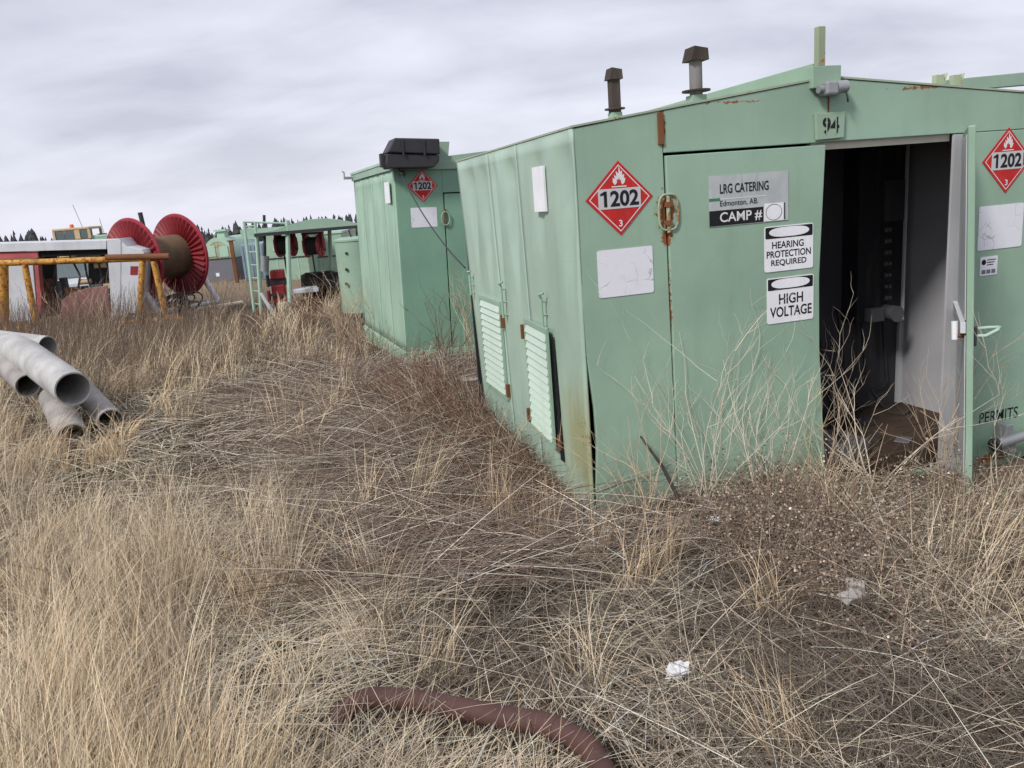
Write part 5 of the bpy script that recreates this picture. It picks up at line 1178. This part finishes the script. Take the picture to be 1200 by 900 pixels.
# ------------------------------------------------------------------ single dead shrubs
def shrub(label, base, h, spread, n, tint, seed, lean=(0, 0), group='dead shrubs round the sheds', rad=.006, limit=None):
    r = random.Random(seed); V = Veg(); Pl = []
    def limb(p, d, ln, r0, depth):
        pts = [p]; q = p.copy(); dd = d.copy(); k = 5
        for i in range(k):
            dd = (dd + Vector((r.gauss(0, .16), r.gauss(0, .16), r.gauss(.03, .1)))).normalized(); q = q + dd * (ln / k)
            if limit: limit(q)
            pts.append(q.copy())
        Pl.append((pts, [r0 * (1 - .75 * i / k) for i in range(k + 1)]))
        if depth > 0:
            for j in range(r.randint(2, 4)):
                i = r.randint(1, k); a = r.uniform(0, 6.28); nd = (dd + Vector((math.cos(a), math.sin(a), r.uniform(-.1, .5))) * r.uniform(.5, .95)).normalized()
                limb(pts[i], nd, ln * r.uniform(.28, .6), r0 * .5, depth - 1)
    for k in range(n):
        a = r.uniform(0, 6.28); limb(base + Vector((r.uniform(-.05, .05), r.uniform(-.05, .05), -.02)), Vector((math.cos(a) * spread + lean[0], math.sin(a) * spread + lean[1], 1)).normalized(), h * r.uniform(.6, 1.05), rad * r.uniform(.6, 1), 2)
    o = MB(); 
    for pts, rr in Pl: o.tube([p - base for p in pts], rr, 5, cap=False)
    me = bpy.data.meshes.new('dead_shrub'); me.from_pydata(o.v, [], o.f); me.update()
    ob = link('dead_shrub', me, tint, None, True); ob.location = base; return tag(ob, label, 'shrub', group)
M_palet = flat('pale_twig', (.66, .58, .47), .85, .2, 40); M_tant = flat('tan_twig', (.52, .40, .28), .85, .25, 40); M_redt = flat('reddish_twig', (.17, .09, .06), .85, .25, 40)
def S1w(u, s): p = mw(S1) @ Vector((u, s, 0)); return Vector((p.x, p.y, float(gz(p.x, p.y))))
def keep_front(q):
    u, s = to_local(S1, q.x, q.y)
    if s > -.03 and not (1.65 < u < 2.45): 
        d = s + .03; q.x -= S1D.x * d; q.y -= S1D.y * d
S1D = Vector((-math.sin(YAW), math.cos(YAW)))
shrub('pale leafless shrub spreading in front of the dark doorway', S1w(1.86, -.12), 1.0, .6, 8, M_palet, 3, limit=keep_front, rad=.0055)
shrub('tall pale weed stems beside the open door leaf', S1w(2.30, -.25), 1.0, .22, 11, M_tant, 5, limit=keep_front, rad=.0036)
shrub('pale thin weeds in front of the door seam', S1w(.62, -.22), 1.1, .32, 12, M_palet, 8, limit=keep_front, rad=.0036)
shrub('pale weeds before the shut door below the company sign', S1w(.98, -.28), .9, .45, 11, M_palet, 12, limit=keep_front, rad=.0034)
shrub('weak tan weeds before the shut door below the warning signs', S1w(1.38, -.22), .75, .4, 10, M_tant, 14, limit=keep_front, rad=.0034)
shrub('tan twiggy shrub at the rusty corner of the louvered shed', S1w(.18, -.35), .75, .6, 11, M_tant, 17, limit=keep_front, rad=.0036)
shrub('low tan weeds at the skid ledge beneath the stencilled word', S1w(2.62, -.52), .35, .6, 6, M_tant, 21, rad=.004)
shrub('tan twigs arching over the skid ledge', S1w(2.35, -.6), .55, .8, 6, M_palet, 23, rad=.004)
def S2w(u, s): p = mw(S2) @ Vector((u, s, 0)); return Vector((p.x, p.y, float(gz(p.x, p.y))))
shrub('bare pale shrub before the door of the shut green shed', S2w(.75, -.55), 1.15, .4, 9, M_tant, 31, rad=.008)
shrub('reddish bare shrub before the placard of the shut green shed', S2w(.35, -.7), .9, .5, 9, M_redt, 33, rad=.007)
shrub('pale bare shrub between the two green sheds', S2w(1.15, -1.1), 1.0, .45, 8, M_palet, 35, rad=.007)
shrub('tall tan weeds against the long side of the shut green shed', S2w(-.4, 1.0), 1.05, .35, 10, M_tant, 37, rad=.007)
shrub('tan weeds against the far end of the shut green shed', S2w(-.45, 2.6), 1.1, .35, 10, M_tant, 39, rad=.008)
shrub('brown bushy weeds by the long side of the shut green shed, near its corner', S2w(-.5, .1), .8, .5, 10, M_redt, 41, rad=.006)
for k, (px, py, hh, lb) in enumerate(((205, 372, 1.0, 'bare twigs growing through the foot of the red reel'), (60, 392, 1.2, 'tall bare weeds in front of the yellow rack'), (100, 400, 1.1, 'tan weed clump between yellow rack and pipe heap'), (370, 385, .9, 'tan weeds before the black tarp'), (398, 392, 1.0, 'tan weeds before the green tank'), (355, 392, .8, 'low tan weeds beside the white skid pipe'), (130, 405, 1.1, 'straggling weeds beyond the pipe heap'), (170, 395, 1.0, 'brown weeds before the legs of the yellow rack'))):
    shrub(lb, ground(px, py), hh, .4, 10, (M_tant, M_redt)[k % 2], 50 + k, rad=.009)
